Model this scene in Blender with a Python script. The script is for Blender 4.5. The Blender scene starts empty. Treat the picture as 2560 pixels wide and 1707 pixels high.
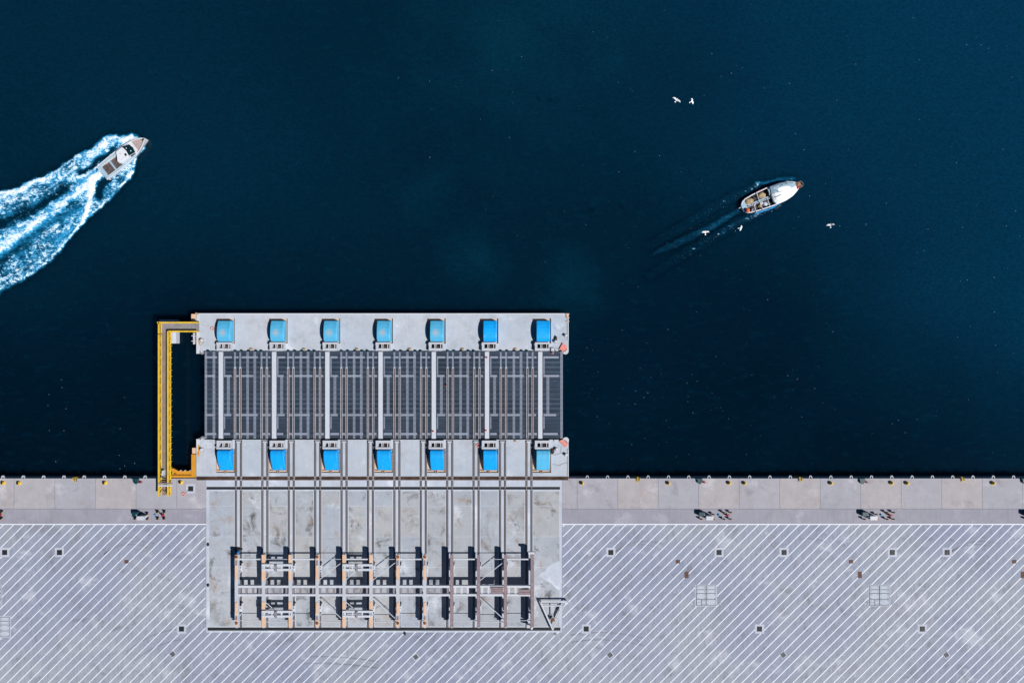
import bpy, math, random
import numpy as np
from mathutils import Vector, Matrix

random.seed(7)
RNG = np.random.default_rng(7)
SC = bpy.context.scene
COL = SC.collection

# ------------------------------------------------------------------ camera, sky, sun, exposure
H = 136.5          # camera height over the quay (m)
S = 0.08           # metres per photo pixel at quay level
WZ = -2.5          # water level
cam = bpy.data.cameras.new("camera")
cam.lens = 24.0
cam.sensor_width = 36.0
cam.clip_start = 1.0
cam.clip_end = 6000.0
camo = bpy.data.objects.new("camera", cam)
camo.location = (0, 0, H)
COL.objects.link(camo)
SC.camera = camo

SUN_DIR = Vector((22.0, -10.6, 29.5)).normalized()
world = bpy.data.worlds.new("World")
SC.world = world
world.use_nodes = True
wn = world.node_tree
sky = wn.nodes.new("ShaderNodeTexSky")
sky.sky_type = 'NISHITA'
sky.sun_disc = False
sky.sun_elevation = math.asin(SUN_DIR.z)
sky.sun_rotation = math.atan2(SUN_DIR.x, SUN_DIR.y)
sky.altitude = 3000
sky.air_density = 0.8
sky.dust_density = 0.2
sky.ozone_density = 8.0
bg = wn.nodes["Background"]
bg.inputs["Strength"].default_value = 0.05
tint = wn.nodes.new("ShaderNodeMix"); tint.data_type = 'RGBA'; tint.blend_type = 'MULTIPLY'
tint.inputs[0].default_value = 1.0
tint.inputs[7].default_value = (0.60, 1.03, 1.0, 1.0)      # the photograph's cool, teal white balance
wn.links.new(sky.outputs[0], tint.inputs[6])
wn.links.new(tint.outputs[2], bg.inputs[0])

sun = bpy.data.lights.new("sun", 'SUN')
sun.energy = 5.0
sun.angle = math.radians(0.5)
sun.color = (1.0, 0.975, 0.94)
suno = bpy.data.objects.new("sun", sun)
suno.rotation_euler = SUN_DIR.to_track_quat('Z', 'Y').to_euler()
COL.objects.link(suno)

SC.view_settings.view_transform = 'Standard'
SC.view_settings.look = 'None'
SC.view_settings.exposure = 0.0
SC.view_settings.gamma = 1.0

# ------------------------------------------------------------------ helpers
def px2x(px, z=0.0): return (px - 1280.0) * S * (H - z) / H
def py2y(py, z=0.0): return (853.5 - py) * S * (H - z) / H
def P(px, py, z=0.0): return (px2x(px, z), py2y(py, z), z)

LIT = 1.27
def lin(v):
    v /= 255.0
    return v / 12.92 if v <= 0.04045 else ((v + 0.055) / 1.055) ** 2.4
def obs(r, g, b, k=1.0):
    """surface colour of a sunlit level surface that shows as this picture value"""
    return tuple(min(0.9, max(0.002, lin(c) / LIT * k)) for c in (r, g, b))

class MB:
    def __init__(self):
        self.v = []; self.f = []; self.m = []; self.t = []
    def add(self, vs, fs, m=0, t=0.0):
        o = len(self.v)
        self.v += [tuple(p) for p in vs]
        for f in fs:
            self.f.append(tuple(i + o for i in f)); self.m.append(m); self.t.append(t)
    def box(self, x0, y0, z0, x1, y1, z1, m=0, t=0.0):
        if x0 > x1: x0, x1 = x1, x0
        if y0 > y1: y0, y1 = y1, y0
        if z0 > z1: z0, z1 = z1, z0
        self.add([(x0,y0,z0),(x1,y0,z0),(x1,y1,z0),(x0,y1,z0),(x0,y0,z1),(x1,y0,z1),(x1,y1,z1),(x0,y1,z1)],
                 [(3,2,1,0),(4,5,6,7),(0,1,5,4),(1,2,6,5),(2,3,7,6),(3,0,4,7)], m, t)
    def pbox(self, a, b, c, d, z0, z1, m=0, t=0.0):
        self.box(px2x(a, z1), py2y(b, z1), z0, px2x(c, z1), py2y(d, z1), z1, m, t)
    def sheet(self, poly, z, m=0, t=0.0):
        pts = [(p[0], p[1], z) for p in poly]
        ar = sum(pts[i][0]*pts[(i+1) % len(pts)][1]-pts[(i+1) % len(pts)][0]*pts[i][1] for i in range(len(pts)))
        if ar < 0: pts.reverse()
        self.add(pts, [tuple(range(len(pts)))], m, t)
    def psheet(self, a, b, c, d, z, m=0, t=0.0):
        self.sheet([P(a,b,z), P(c,b,z), P(c,d,z), P(a,d,z)], z, m, t)
    def prism(self, poly, z0, z1, m=0, t=0.0):
        n = len(poly)
        ar = sum(poly[i][0]*poly[(i+1) % n][1]-poly[(i+1) % n][0]*poly[i][1] for i in range(n))
        if ar < 0: poly = poly[::-1]
        vs = [(p[0],p[1],z0) for p in poly] + [(p[0],p[1],z1) for p in poly]
        fs = [tuple(range(n-1,-1,-1)), tuple(range(n,2*n))] + [(i,(i+1)%n,(i+1)%n+n,i+n) for i in range(n)]
        self.add(vs, fs, m, t)
    def extr_x(self, prof, x0, x1, m=0):
        """profile of (y,z) extruded along x"""
        n = len(prof)
        vs = [(x0,p[0],p[1]) for p in prof] + [(x1,p[0],p[1]) for p in prof]
        fs = [tuple(range(n-1,-1,-1)), tuple(range(n,2*n))] + [(i,(i+1)%n,(i+1)%n+n,i+n) for i in range(n)]
        self.add(vs, fs, m)
    def beam(self, a, b, w, h=None, m=0):
        a = Vector(a); b = Vector(b); h = h or w
        d = (b-a).normalized()
        up = Vector((0,0,1)) if abs(d.z) < 0.95 else Vector((0,1,0))
        s = d.cross(up).normalized()*(w/2); u = s.cross(d).normalized()*(h/2)
        vs = [a-s-u,a+s-u,a+s+u,a-s+u,b-s-u,b+s-u,b+s+u,b-s+u]
        self.add(vs, [(0,1,2,3),(7,6,5,4),(4,5,1,0),(5,6,2,1),(6,7,3,2),(7,4,0,3)], m)
    def cyl(self, cx, cy, z0, z1, r, n=12, r2=None, m=0):
        r2 = r if r2 is None else r2
        a = [2*math.pi*i/n for i in range(n)]
        vs = [(cx+r*math.cos(t),cy+r*math.sin(t),z0) for t in a]+[(cx+r2*math.cos(t),cy+r2*math.sin(t),z1) for t in a]
        fs = [tuple(range(n-1,-1,-1)), tuple(range(n,2*n))]+[(i,(i+1)%n,(i+1)%n+n,i+n) for i in range(n)]
        self.add(vs, fs, m)
    def lathe(self, cx, cy, prof, n=14, m=0):
        o = []
        for r, z in prof:
            for i in range(n):
                t = 2*math.pi*i/n; o.append((cx+r*math.cos(t), cy+r*math.sin(t), z))
        fs = []
        for j in range(len(prof)-1):
            for i in range(n):
                k = (i+1) % n
                fs.append((j*n+i, j*n+k, (j+1)*n+k, (j+1)*n+i))
        fs.append(tuple(range(n-1,-1,-1))); fs.append(tuple(range((len(prof)-1)*n, len(prof)*n)))
        self.add(o, fs, m)
    def tube(self, pts, r, n=6, m=0):
        pts = [Vector(p) for p in pts]; vs = []; fs = []
        for i, p in enumerate(pts):
            d = (pts[min(i+1,len(pts)-1)]-pts[max(i-1,0)]).normalized()
            up = Vector((0,0,1)) if abs(d.z) < 0.9 else Vector((1,0,0))
            s = d.cross(up).normalized(); u = s.cross(d)
            for k in range(n):
                t = 2*math.pi*k/n; vs.append(p+s*(r*math.cos(t))+u*(r*math.sin(t)))
        for i in range(len(pts)-1):
            for k in range(n):
                l = (k+1) % n; fs.append((i*n+k,i*n+l,(i+1)*n+l,(i+1)*n+k))
        fs.append(tuple(range(n-1,-1,-1))); fs.append(tuple(range((len(pts)-1)*n,len(pts)*n)))
        self.add(vs, fs, m)
    def torus(self, c, R, r, n=18, k=8, m=0):
        pts = [(c[0]+R*math.cos(2*math.pi*i/n), c[1]+R*math.sin(2*math.pi*i/n), c[2]) for i in range(n)]
        vs = []; fs = []
        for i in range(n):
            t = 2*math.pi*i/n
            for j in range(k):
                q = 2*math.pi*j/k; rr = R+r*math.cos(q)
                vs.append((c[0]+rr*math.cos(t), c[1]+rr*math.sin(t), c[2]+r*math.sin(q)))
        for i in range(n):
            for j in range(k):
                a, b = (i+1) % n, (j+1) % k
                fs.append((i*k+j, a*k+j, a*k+b, i*k+b))
        self.add(vs, fs, m)

def wloc(o):
    l = Vector((0,0,0))
    while o is not None:
        l += o.location; o = o.parent
    return l

def obj(name, mb, mats, parent=None, smooth=False, local=False, tint=False):
    """links the shape as ONE mesh object; world coordinates unless local"""
    me = bpy.data.meshes.new(name)
    off = Vector((0,0,0)) if (parent is None or local) else wloc(parent)
    me.from_pydata([(v[0]-off.x, v[1]-off.y, v[2]-off.z) for v in mb.v], [], mb.f)
    if not isinstance(mats, (list, tuple)): mats = [mats]
    for m in mats: me.materials.append(m)
    if len(mats) > 1: me.polygons.foreach_set("material_index", mb.m)
    if smooth: me.polygons.foreach_set("use_smooth", [True]*len(mb.f))
    if tint:
        at = me.attributes.new("tint", 'FLOAT', 'FACE'); at.data.foreach_set("value", mb.t)
    me.update()
    o = bpy.data.objects.new(name, me)
    COL.objects.link(o)
    if parent is not None: o.parent = parent
    return o

def parts(name, boxes, mat, parent):
    """one object per box, given as pbox arguments"""
    r = []
    for b in boxes:
        m = MB(); m.pbox(*b); r.append(obj(name, m, mat, parent))
    return r

def bevel(o, w, seg=2):
    b = o.modifiers.new("bevel", 'BEVEL'); b.width = w; b.segments = seg; b.limit_method = 'ANGLE'
    return o

def tag(o, label=None, cat=None, group=None, kind=None):
    if label: o['label'] = label
    if cat: o['category'] = cat
    if group: o['group'] = group
    if kind: o['kind'] = kind
    return o

def thing(name, label, cat, loc=(0,0,0), rz=0.0, group=None):
    o = bpy.data.objects.new(name, None)
    o.empty_display_size = 0.5
    o.location = loc; o.rotation_euler = (0,0,rz)
    COL.objects.link(o)
    return tag(o, label, cat, group)

def dup(o, loc=None, label=None, parent=None):
    c = o.copy(); COL.objects.link(c)
    if parent is not None: c.parent = parent
    if loc is not None: c.location = loc
    if label: c['label'] = label
    for ch in [x for x in KIDS.get(o.name, [])] or list(o.children): dup(ch, None, None, c)
    return c
KIDS = {}

ORD = ['first','second','third','fourth','fifth','sixth','seventh','eighth','ninth','tenth','eleventh','twelfth',
       'thirteenth','fourteenth','fifteenth','sixteenth','seventeenth','eighteenth','nineteenth','twentieth',
       'twenty-first','twenty-second','twenty-third','twenty-fourth','twenty-fifth']

# ------------------------------------------------------------------ materials
class NT:
    def __init__(self, name):
        self.m = bpy.data.materials.new(name); self.m.use_nodes = True
        self.t = self.m.node_tree; self.b = self.t.nodes["Principled BSDF"]
        self.pos = self.t.nodes.new("ShaderNodeNewGeometry").outputs["Position"]
    def link(self, a, b): self.t.links.new(a, b)
    def mapv(self, scale=(1,1,1), rot=0.0, vec=None, loc=(0,0,0)):
        n = self.t.nodes.new("ShaderNodeMapping")
        n.inputs["Scale"].default_value = scale; n.inputs["Rotation"].default_value = (0,0,rot)
        n.inputs["Location"].default_value = loc
        self.link(vec or self.pos, n.inputs["Vector"]); return n.outputs[0]
    def noise(self, scale, detail=4, rough=0.55, vec=None, dist=0.0):
        n = self.t.nodes.new("ShaderNodeTexNoise")
        n.inputs["Scale"].default_value = scale; n.inputs["Detail"].default_value = detail
        n.inputs["Roughness"].default_value = rough; n.inputs["Distortion"].default_value = dist
        self.link(vec or self.pos, n.inputs["Vector"]); return n.outputs["Fac"]
    def voro(self, scale, vec=None, feat='F1'):
        n = self.t.nodes.new("ShaderNodeTexVoronoi"); n.feature = feat
        n.inputs["Scale"].default_value = scale
        self.link(vec or self.pos, n.inputs["Vector"]); return n.outputs["Distance"]
    def rng(self, v, a, b, c=0.0, d=1.0):
        n = self.t.nodes.new("ShaderNodeMapRange"); n.interpolation_type = 'SMOOTHSTEP'
        for i, x in zip((1,2,3,4), (a,b,c,d)): self.put(n.inputs[i], x)
        self.link(v, n.inputs[0]); return n.outputs[0]
    def put(self, sock, x):
        if hasattr(x, "is_linked") or isinstance(x, bpy.types.NodeSocket): self.link(x, sock)
        else: sock.default_value = x
    def math(self, op, a, b=0.0, clamp=False):
        n = self.t.nodes.new("ShaderNodeMath"); n.operation = op; n.use_clamp = clamp
        self.put(n.inputs[0], a); self.put(n.inputs[1], b); return n.outputs[0]
    def mix(self, f, a, b, mode='MIX'):
        n = self.t.nodes.new("ShaderNodeMix"); n.data_type = 'RGBA'; n.blend_type = mode
        self.put(n.inputs[0], f)
        for s, x in ((n.inputs[6], a), (n.inputs[7], b)):
            if isinstance(x, tuple): s.default_value = (*x[:3], 1)
            else: self.link(x, s)
        return n.outputs[2]
    def attr(self, name):
        n = self.t.nodes.new("ShaderNodeAttribute"); n.attribute_name = name; return n.outputs["Fac"]
    def bump(self, h, strength, dist=0.05):
        n = self.t.nodes.new("ShaderNodeBump"); n.inputs["Strength"].default_value = strength
        n.inputs["Distance"].default_value = dist
        self.link(h, n.inputs["Height"]); self.link(n.outputs[0], self.b.inputs["Normal"])
    def done(self, col, rough=0.7, metal=0.0, spec=0.3):
        self.put(self.b.inputs["Base Color"], (*col, 1) if isinstance(col, tuple) else col)
        self.put(self.b.inputs["Roughness"], rough); self.b.inputs["Metallic"].default_value = metal
        self.b.inputs["Specular IOR Level"].default_value = spec
        return self.m

def sc(c, k): return tuple(min(0.95, x*k) for x in c)

def paint(name, c, rough=0.5, var=0.12, rust=0.0, scale=0.8, metal=0.0, rustc=(0.16,0.06,0.03), spec=0.3):
    n = NT(name)
    a = n.noise(scale, 5, 0.6)
    col = n.mix(n.rng(a, 0.3, 0.7), sc(c, 1-var), sc(c, 1+var))
    g = n.noise(scale*9, 3, 0.7)
    col = n.mix(n.rng(g, 0.35, 0.75, 0, 0.5), col, sc(c, 1-var*1.6))
    if rust > 0:
        r = n.noise(scale*2.5, 6, 0.7)
        col = n.mix(n.rng(r, 0.72-rust*0.5, 0.78-rust*0.4), col, rustc)
    return n.done(col, rough, metal, spec)

def concrete(name, c, c2, stain=0.0, white=0.0, stainc=(0.10,0.095,0.095), brown=0.0, tint=None, streak=0.35, off=0.0, big=0.05):
    n = NT(name)
    v = n.mapv(loc=(off, off*0.7, 0))
    col = n.mix(n.rng(n.noise(big, 3, 0.5, v), 0.35, 0.65), c, c2)
    if tint:
        t = n.attr("tint")
        col = n.mix(n.math('MULTIPLY', n.rng(t, 0.0, 0.5, 1.0, 0.0), 0.6), col, tint[0])
        col = n.mix(n.math('MULTIPLY', n.rng(t, 0.5, 1.0), 0.6), col, tint[1])
    m = n.noise(0.45, 7, 0.62, v)
    col = n.mix(n.rng(m, 0.3, 0.7, 0.45, 0.0), col, sc(c, 0.80))
    s = n.noise(1.0, 4, 0.6, n.mapv((2.6, 0.22, 1.0), vec=v))
    col = n.mix(n.rng(s, 0.42, 0.75, 0, streak), col, sc(c, 0.74))
    g = n.noise(4.5, 4, 0.75, v)
    col = n.mix(n.rng(g, 0.3, 0.7, 0.25, 0.0), col, sc(c, 0.70))
    col = n.mix(n.rng(g, 0.58, 0.8, 0, 0.35), col, sc(c2, 1.25))
    if white > 0:
        w = n.noise(0.16, 8, 0.68, n.mapv(loc=(off+31, 12, 0)))
        col = n.mix(n.math('MULTIPLY', n.rng(w, 0.55, 0.68), white), col, sc(c2, 1.28))
    if stain > 0:
        w = n.noise(0.30, 8, 0.7, n.mapv(loc=(off+7, 51, 0)), 0.6)
        col = n.mix(n.math('MULTIPLY', n.rng(w, 0.53, 0.70), stain), col, stainc)
        k2 = n.noise(0.11, 6, 0.7, n.mapv(loc=(off+63, 15, 0)), 0.8)
        col = n.mix(n.math('MULTIPLY', n.rng(k2, 0.52, 0.70), stain*0.7), col, sc(stainc, 1.5))
        k = n.noise(1.6, 4, 0.6, n.mapv(loc=(off+3, 5, 0)))
        col = n.mix(n.math('MULTIPLY', n.rng(k, 0.66, 0.74), stain), col, sc(stainc, 0.7))
    if brown > 0:
        w = n.noise(0.26, 7, 0.68, n.mapv(loc=(off+77, 33, 0)), 0.4)
        col = n.mix(n.math('MULTIPLY', n.rng(w, 0.54, 0.72), brown), col, (0.30, 0.19, 0.12))
    n.bump(g, 0.25, 0.02)
    return n.done(col, 0.85, 0, 0.2)

M = {}
M['deck'] = concrete("deck_concrete", obs(196,206,220), obs(212,216,226), 0.22, 0.6, brown=0.16, streak=0.25)
M['slab'] = concrete("slab_concrete", obs(184,181,190), obs(192,188,194), 0.26, 0.6, tint=(obs(178,182,196), obs(198,188,186)), brown=0.22, streak=0.2)
M['strip'] = concrete("strip_concrete", obs(167,165,179), obs(176,174,186), 0.14, 0.45, streak=0.4)
M['yard'] = concrete("yard_concrete", obs(158,165,189), obs(184,187,197), 0.42, 0.7, streak=0.55, big=0.035)
M['apron'] = concrete("apron_concrete", obs(204,212,228), obs(212,219,232), 0.18, 0.6, streak=0.2)
M['panel'] = concrete("panel_concrete", obs(182,188,198), obs(198,203,212), 0.95, 0.7, tint=(obs(186,194,210), obs(196,193,188)), brown=0.6, streak=0.2, off=4.0)
M['patch'] = concrete("patch_concrete", obs(205,210,226), obs(214,219,234), 0.1, 0.3, streak=0.1)
M['joint'] = NT("joint_dark").done(obs(118,122,134), 0.9)
def lines_mat():
    n = NT("white_line_paint")
    w = n.noise(1.1, 7, 0.7)
    col = n.mix(n.rng(w, 0.54, 0.72, 0, 0.7), obs(240,246,255,1.05), obs(184,190,208))
    return n.done(col, 0.6)
M['line'] = lines_mat()
M['pitfloor'] = paint("pit_floor_cream", obs(214,200,186), 0.8, 0.08)
M['pitwall'] = paint("pit_wall_tan", obs(205,168,135), 0.8, 0.1)
M['grey'] = paint("grey_steel", obs(203,207,216), 0.5, 0.06, 0.0)
M['lightgrey'] = paint("light_grey_steel", obs(216,220,230), 0.5, 0.05)
M['midgrey'] = paint("mid_grey_steel", obs(150,146,155), 0.5, 0.1)
M['slat'] = paint("galvanised_slat", obs(104,122,146), 0.5, 0.24, 0.0, 0.10)
M['slatband'] = paint("galvanised_band", obs(158,166,184), 0.5, 0.08, 0.0, 0.15)
M['girder'] = paint("girder_white", obs(212,217,228), 0.5, 0.04)
M['darksteel'] = paint("dark_steel", (0.030,0.034,0.040), 0.5, 0.2)
M['black'] = paint("black_rubber", (0.012,0.012,0.014), 0.6, 0.2)
M['yellow'] = paint("yellow_paint", obs(240,198,66), 0.45, 0.14, 0.05, 1.2)
M['orange'] = paint("orange_paint", obs(226,158,54), 0.45, 0.07)
M['peach'] = paint("peach_timber", obs(238,196,164), 0.7, 0.08)
M['mauve'] = paint("mauve_timber", obs(152,134,140), 0.7, 0.14, 0.0, 1.5)
M['rust'] = paint("rusty_steel", (0.065,0.034,0.022), 0.85, 0.5, 0.25, 0.9, rustc=(0.03,0.018,0.014))
M['rustdisc'] = paint("rust_disc", (0.20,0.07,0.03), 0.85, 0.4, 0.2, 3.0, rustc=(0.03,0.015,0.01))
M['railplate'] = paint("rail_plate", obs(122,115,117), 0.6, 0.14, 0.06, 0.6, rustc=(0.20,0.13,0.09))
M['railhead'] = paint("rail_head", obs(160,154,156), 0.35, 0.1, 0.0, 0.5)
M['railrust'] = paint("rail_rust", obs(124,96,90), 0.6, 0.2, 0.1, 0.8)
M['groove'] = NT("rail_groove").done((0.02,0.018,0.02), 0.8)
M['graterust'] = paint("brown_cover", (0.12,0.062,0.048), 0.8, 0.12, 0.0, 4.0)
M['grategrey'] = paint("grey_cover", (0.10,0.105,0.115), 0.7, 0.2, 0.0, 4.0)
M['red'] = paint("red_paint", (0.45,0.03,0.04), 0.5, 0.1)
M['salmon'] = paint("salmon_paint", obs(240,150,140), 0.5, 0.05, 0.0, 1.5)
M['pink'] = paint("pink_plastic", obs(236,150,150), 0.5, 0.05)
M['teal'] = paint("teal_shade", (0.004,0.045,0.06), 0.5, 0.1)  # colour of shade on concrete, for blocks that stand for shadows
M['cabinet'] = paint("cabinet_grey", obs(208,210,218), 0.5, 0.04)
M['bluebag'] = paint("blue_bag", obs(40,140,220), 0.6, 0.2, 0.0, 2.0)
M['ochre'] = paint("ochre_steel", obs(200,160,110), 0.6, 0.15, 0.1, 1.5)
M['deckbrown'] = paint("gangway_deck", obs(146,132,124), 0.75, 0.12, 0.0, 1.0)
M['deckgrey'] = paint("gangway_deck_grey", obs(150,146,150), 0.75, 0.12, 0.0, 1.0)
M['gelwhite'] = paint("white_gelcoat", obs(240,243,250), 0.3, 0.03, spec=0.4)
M['gelblue'] = paint("blue_grey_gelcoat", obs(176,204,222), 0.3, 0.05, spec=0.4)
M['canopy'] = paint("white_canopy", obs(248,250,255, 1.12), 0.5, 0.03)
M['teak'] = paint("teak_deck", obs(198,178,174), 0.6, 0.08, 0.0, 3.0)
M['cockpit'] = paint("cockpit_brown", (0.10,0.075,0.075), 0.7, 0.3, 0.0, 1.5)
M['glass'] = NT("tinted_glass").done((0.004,0.02,0.026), 0.08, 0, 0.5)
M['net'] = paint("tan_net", (0.42,0.31,0.18), 0.95, 0.45, 0.22, 2.2, rustc=(0.10,0.065,0.04))
M['darknet'] = paint("dark_net", (0.06,0.055,0.06), 0.95, 0.5, 0.0, 2.5)
M['buoy'] = paint("orange_buoy", (0.72,0.13,0.05), 0.5, 0.15, 0.0, 2.0)
M['tarp'] = paint("blue_tarp", obs(40,150,215), 0.5, 0.2, 0.0, 2.0)
M['bowwood'] = paint("bow_wood", (0.24,0.15,0.10), 0.7, 0.3, 0.0, 3.0)
M['gull'] = paint("gull_white", (0.78,0.80,0.84), 0.8, 0.05)
M['gullgrey'] = paint("gull_grey", (0.42,0.45,0.52), 0.8, 0.05)
M['gulldark'] = paint("gull_wingtip", (0.05,0.05,0.06), 0.8, 0.1)
M['beak'] = paint("gull_beak", (0.7,0.4,0.05), 0.6, 0.1)

def cover_mat(name, c, fade=0.0):
    n = NT(name)
    tc = n.t.nodes.new("ShaderNodeTexCoord").outputs["Object"]
    a = n.noise(0.9, 5, 0.6, tc)
    col = n.mix(n.rng(a, 0.3, 0.7), sc(c, 0.9), sc(c, 1.06))
    w = n.noise(0.7, 6, 0.7, n.mapv((2.0,0.6,1.0)), 0.5)
    col = n.mix(n.rng(w, 0.56, 0.74, 0.0, 0.35), col, obs(150,186,206))
    if fade > 0:   # sun-bleached patch with a worn edge, and faint ribs
        g = n.t.nodes.new("ShaderNodeVectorMath"); g.operation = 'DISTANCE'
        g.inputs[1].default_value = (-0.15, 1.9, 1.6)
        n.link(tc, g.inputs[0])
        d = n.math('ADD', g.outputs["Value"], n.math('MULTIPLY', n.noise(2.2, 5, 0.6, tc), 0.9))
        col = n.mix(n.rng(d, 0.5, 1.5, fade, 0.0), col, obs(190,190,188))
        r = n.noise(1.0, 3, 0.5, n.mapv((9, 0.3, 0.3), vec=tc))
        col = n.mix(n.rng(r, 0.45, 0.7, 0.0, 0.4*fade), col, obs(130,190,225))
    return n.done(col, 0.45, 0, 0.35)
M['blue'] = cover_mat("blue_cover", obs(16,172,255, 1.05))
M['bluedeep'] = cover_mat("deep_blue_cover", obs(12,172,255, 1.12))
M['bluefade'] = cover_mat("faded_blue_cover", obs(88,194,240), 0.75)

def water_mat():
    n = NT("sea_water")
    foam = n.attr("foam"); aer = n.attr("aer")
    big = n.noise(0.012, 3, 0.5)
    col = n.mix(n.rng(big, 0.30, 0.70), (0.0008,0.0135,0.0300), (0.0010,0.0195,0.0410))
    # sky glint painted in as bluer eastern water; deep dredged water along the quay
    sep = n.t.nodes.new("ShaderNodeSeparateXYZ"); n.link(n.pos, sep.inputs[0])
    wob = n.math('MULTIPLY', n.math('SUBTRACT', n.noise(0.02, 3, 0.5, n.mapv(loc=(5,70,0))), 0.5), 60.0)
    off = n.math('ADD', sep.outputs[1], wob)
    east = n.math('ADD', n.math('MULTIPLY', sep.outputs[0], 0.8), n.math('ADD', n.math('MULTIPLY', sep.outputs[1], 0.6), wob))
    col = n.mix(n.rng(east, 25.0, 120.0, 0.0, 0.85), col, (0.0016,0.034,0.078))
    off = n.math('ADD', off, n.math('MULTIPLY', n.math('MAXIMUM', sep.outputs[0], 0.0), 0.20))
    col = n.mix(n.rng(off, -26.0, 46.0, 0.88, 0.0), col, (0.0003,0.0045,0.0110))
    for (px, py, r) in ((1195,645,6.5), (1430,715,7.5), (1062,480,5.0), (1250,110,22.0)):
        v = n.t.nodes.new("ShaderNodeVectorMath"); v.operation = 'DISTANCE'; v.inputs[1].default_value = P(px,py,WZ); n.link(n.pos, v.inputs[0])
        d = n.math('ADD', v.outputs["Value"], n.math('MULTIPLY', n.math('SUBTRACT', n.noise(0.09, 4, 0.6), 0.5), r*3.0))
        col = n.mix(n.rng(d, -r*0.6, r*1.5, 0.38, 0.0), col, (0.0018,0.040,0.072))
    fine = n.noise(1.5, 3, 0.6, n.mapv((1.0,1.6,1.0), 0.35))
    col = n.mix(n.rng(fine, 0.3, 0.7, 0.38, 0.0), col, (0.0003,0.006,0.015))
    swell = n.noise(0.42, 4, 0.65, n.mapv((1.0,2.4,1.0), 0.5), 0.6)
    col = n.mix(n.rng(swell, 0.5, 0.8, 0.0, 0.22), col, (0.0018,0.036,0.078))
    # aerated turquoise water and lacy foam, only where the wake sheets carry the attributes
    col = n.mix(n.math('MULTIPLY', n.rng(foam, 0.30, 0.55), 0.75), col, (0.0003,0.006,0.016))
    an = n.noise(1.5, 6, 0.68, n.mapv((0.5,1,1), -0.72), 0.4)
    aa = n.math('MULTIPLY', aer, n.rng(an, 0.36, 0.62, 0.12, 1.0))
    col = n.mix(n.math('MINIMUM', aa, 1.0), col, (0.02,0.32,0.66))
    col = n.mix(n.rng(aa, 0.72, 1.15, 0.0, 0.6), col, (0.20,0.60,0.88))
    vv = n.mapv((0.6,1.0,1.0), -0.72)
    f1 = n.noise(0.95, 9, 0.72, vv, 1.0)
    f2 = n.noise(3.6, 7, 0.74, vv, 0.8)
    f3 = n.math('ADD', n.math('MULTIPLY', f1, 0.5), n.math('MULTIPLY', f2, 0.5))
    thr = n.math('SUBTRACT', 0.69, n.math('MULTIPLY', foam, 0.32))
    d = n.math('SUBTRACT', f3, thr)
    gate = n.rng(foam, 0.0, 0.06)
    mask = n.math('MULTIPLY', n.rng(d, -0.005, 0.085), gate)
    thin = n.math('MULTIPLY', n.rng(d, -0.085, 0.015), n.math('MULTIPLY', gate, n.rng(aer, 0.05, 0.6, 0.25, 1.0)))
    col = n.mix(n.math('MULTIPLY', thin, 0.8), col, (0.025,0.34,0.66))
    col = n.mix(n.math('MULTIPLY', n.rng(d, -0.02, 0.05), n.math('MULTIPLY', gate, 0.8)), col, (0.30,0.70,0.92))
    col = n.mix(mask, col, (0.80,0.84,0.90))
    w1 = n.noise(0.9, 4, 0.6, n.mapv((1.0,1.7,1.0), 0.4))
    n.bump(w1, 0.03, 0.25)
    n.put(n.b.inputs["Roughness"], n.math('ADD', n.math('MULTIPLY', mask, 0.7), 0.05))
    n.put(n.b.inputs["Base Color"], col)
    # light scatters metres deep in the sea, so small shadows wash out
    n.b.subsurface_method = 'BURLEY'
    n.put(n.b.inputs["Subsurface Weight"], n.math("SUBTRACT", 1.0, n.attr("sheet"), True))
    n.b.inputs["Subsurface Radius"].default_value = (1.0, 1.0, 1.0)
    n.b.inputs["Subsurface Scale"].default_value = 3.0
    n.b.inputs["IOR"].default_value = 1.33
    n.b.inputs["Specular IOR Level"].default_value = 0.16
    return n.m
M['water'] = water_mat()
M['fleck'] = NT("fleck_white").done((0.62,0.70,0.80), 0.9)

# ------------------------------------------------------------------ the setting
QE = 1195.5                      # quay edge (photo row)
def cells(mb, xs, ys, hfun):
    """stepped slab: top faces per cell and walls where the level changes; xs, ys in metres ascending"""
    nx, ny = len(xs)-1, len(ys)-1
    h = [[hfun((xs[i]+xs[i+1])/2, (ys[j]+ys[j+1])/2) for j in range(ny)] for i in range(nx)]
    for i in range(nx):
        for j in range(ny):
            z, m = h[i][j]
            mb.add([(xs[i],ys[j],z),(xs[i+1],ys[j],z),(xs[i+1],ys[j+1],z),(xs[i],ys[j+1],z)], [(0,1,2,3)], m)
            for di, dj, a, b in ((1,0,(xs[i+1],ys[j]),(xs[i+1],ys[j+1])), (0,1,(xs[i+1],ys[j+1]),(xs[i],ys[j+1])),
                                 (-1,0,(xs[i],ys[j+1]),(xs[i],ys[j])), (0,-1,(xs[i],ys[j]),(xs[i+1],ys[j]))):
                q, r = i+di, j+dj
                z2, m2 = h[q][r] if 0 <= q < nx and 0 <= r < ny else (-1.6, m)
                if z2 < z - 1e-4:
                    mm = 2 if m2 == 1 else 0
                    mb.add([(a[0],a[1],z2),(b[0],b[1],z2),(b[0],b[1],z),(a[0],a[1],z)], [(0,1,2,3)], mm)

# water
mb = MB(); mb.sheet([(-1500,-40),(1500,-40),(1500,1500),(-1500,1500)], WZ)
tag(obj("sea_water", mb, M['water']), "dark blue harbour water reaching to the horizon", kind='structure')

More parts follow.
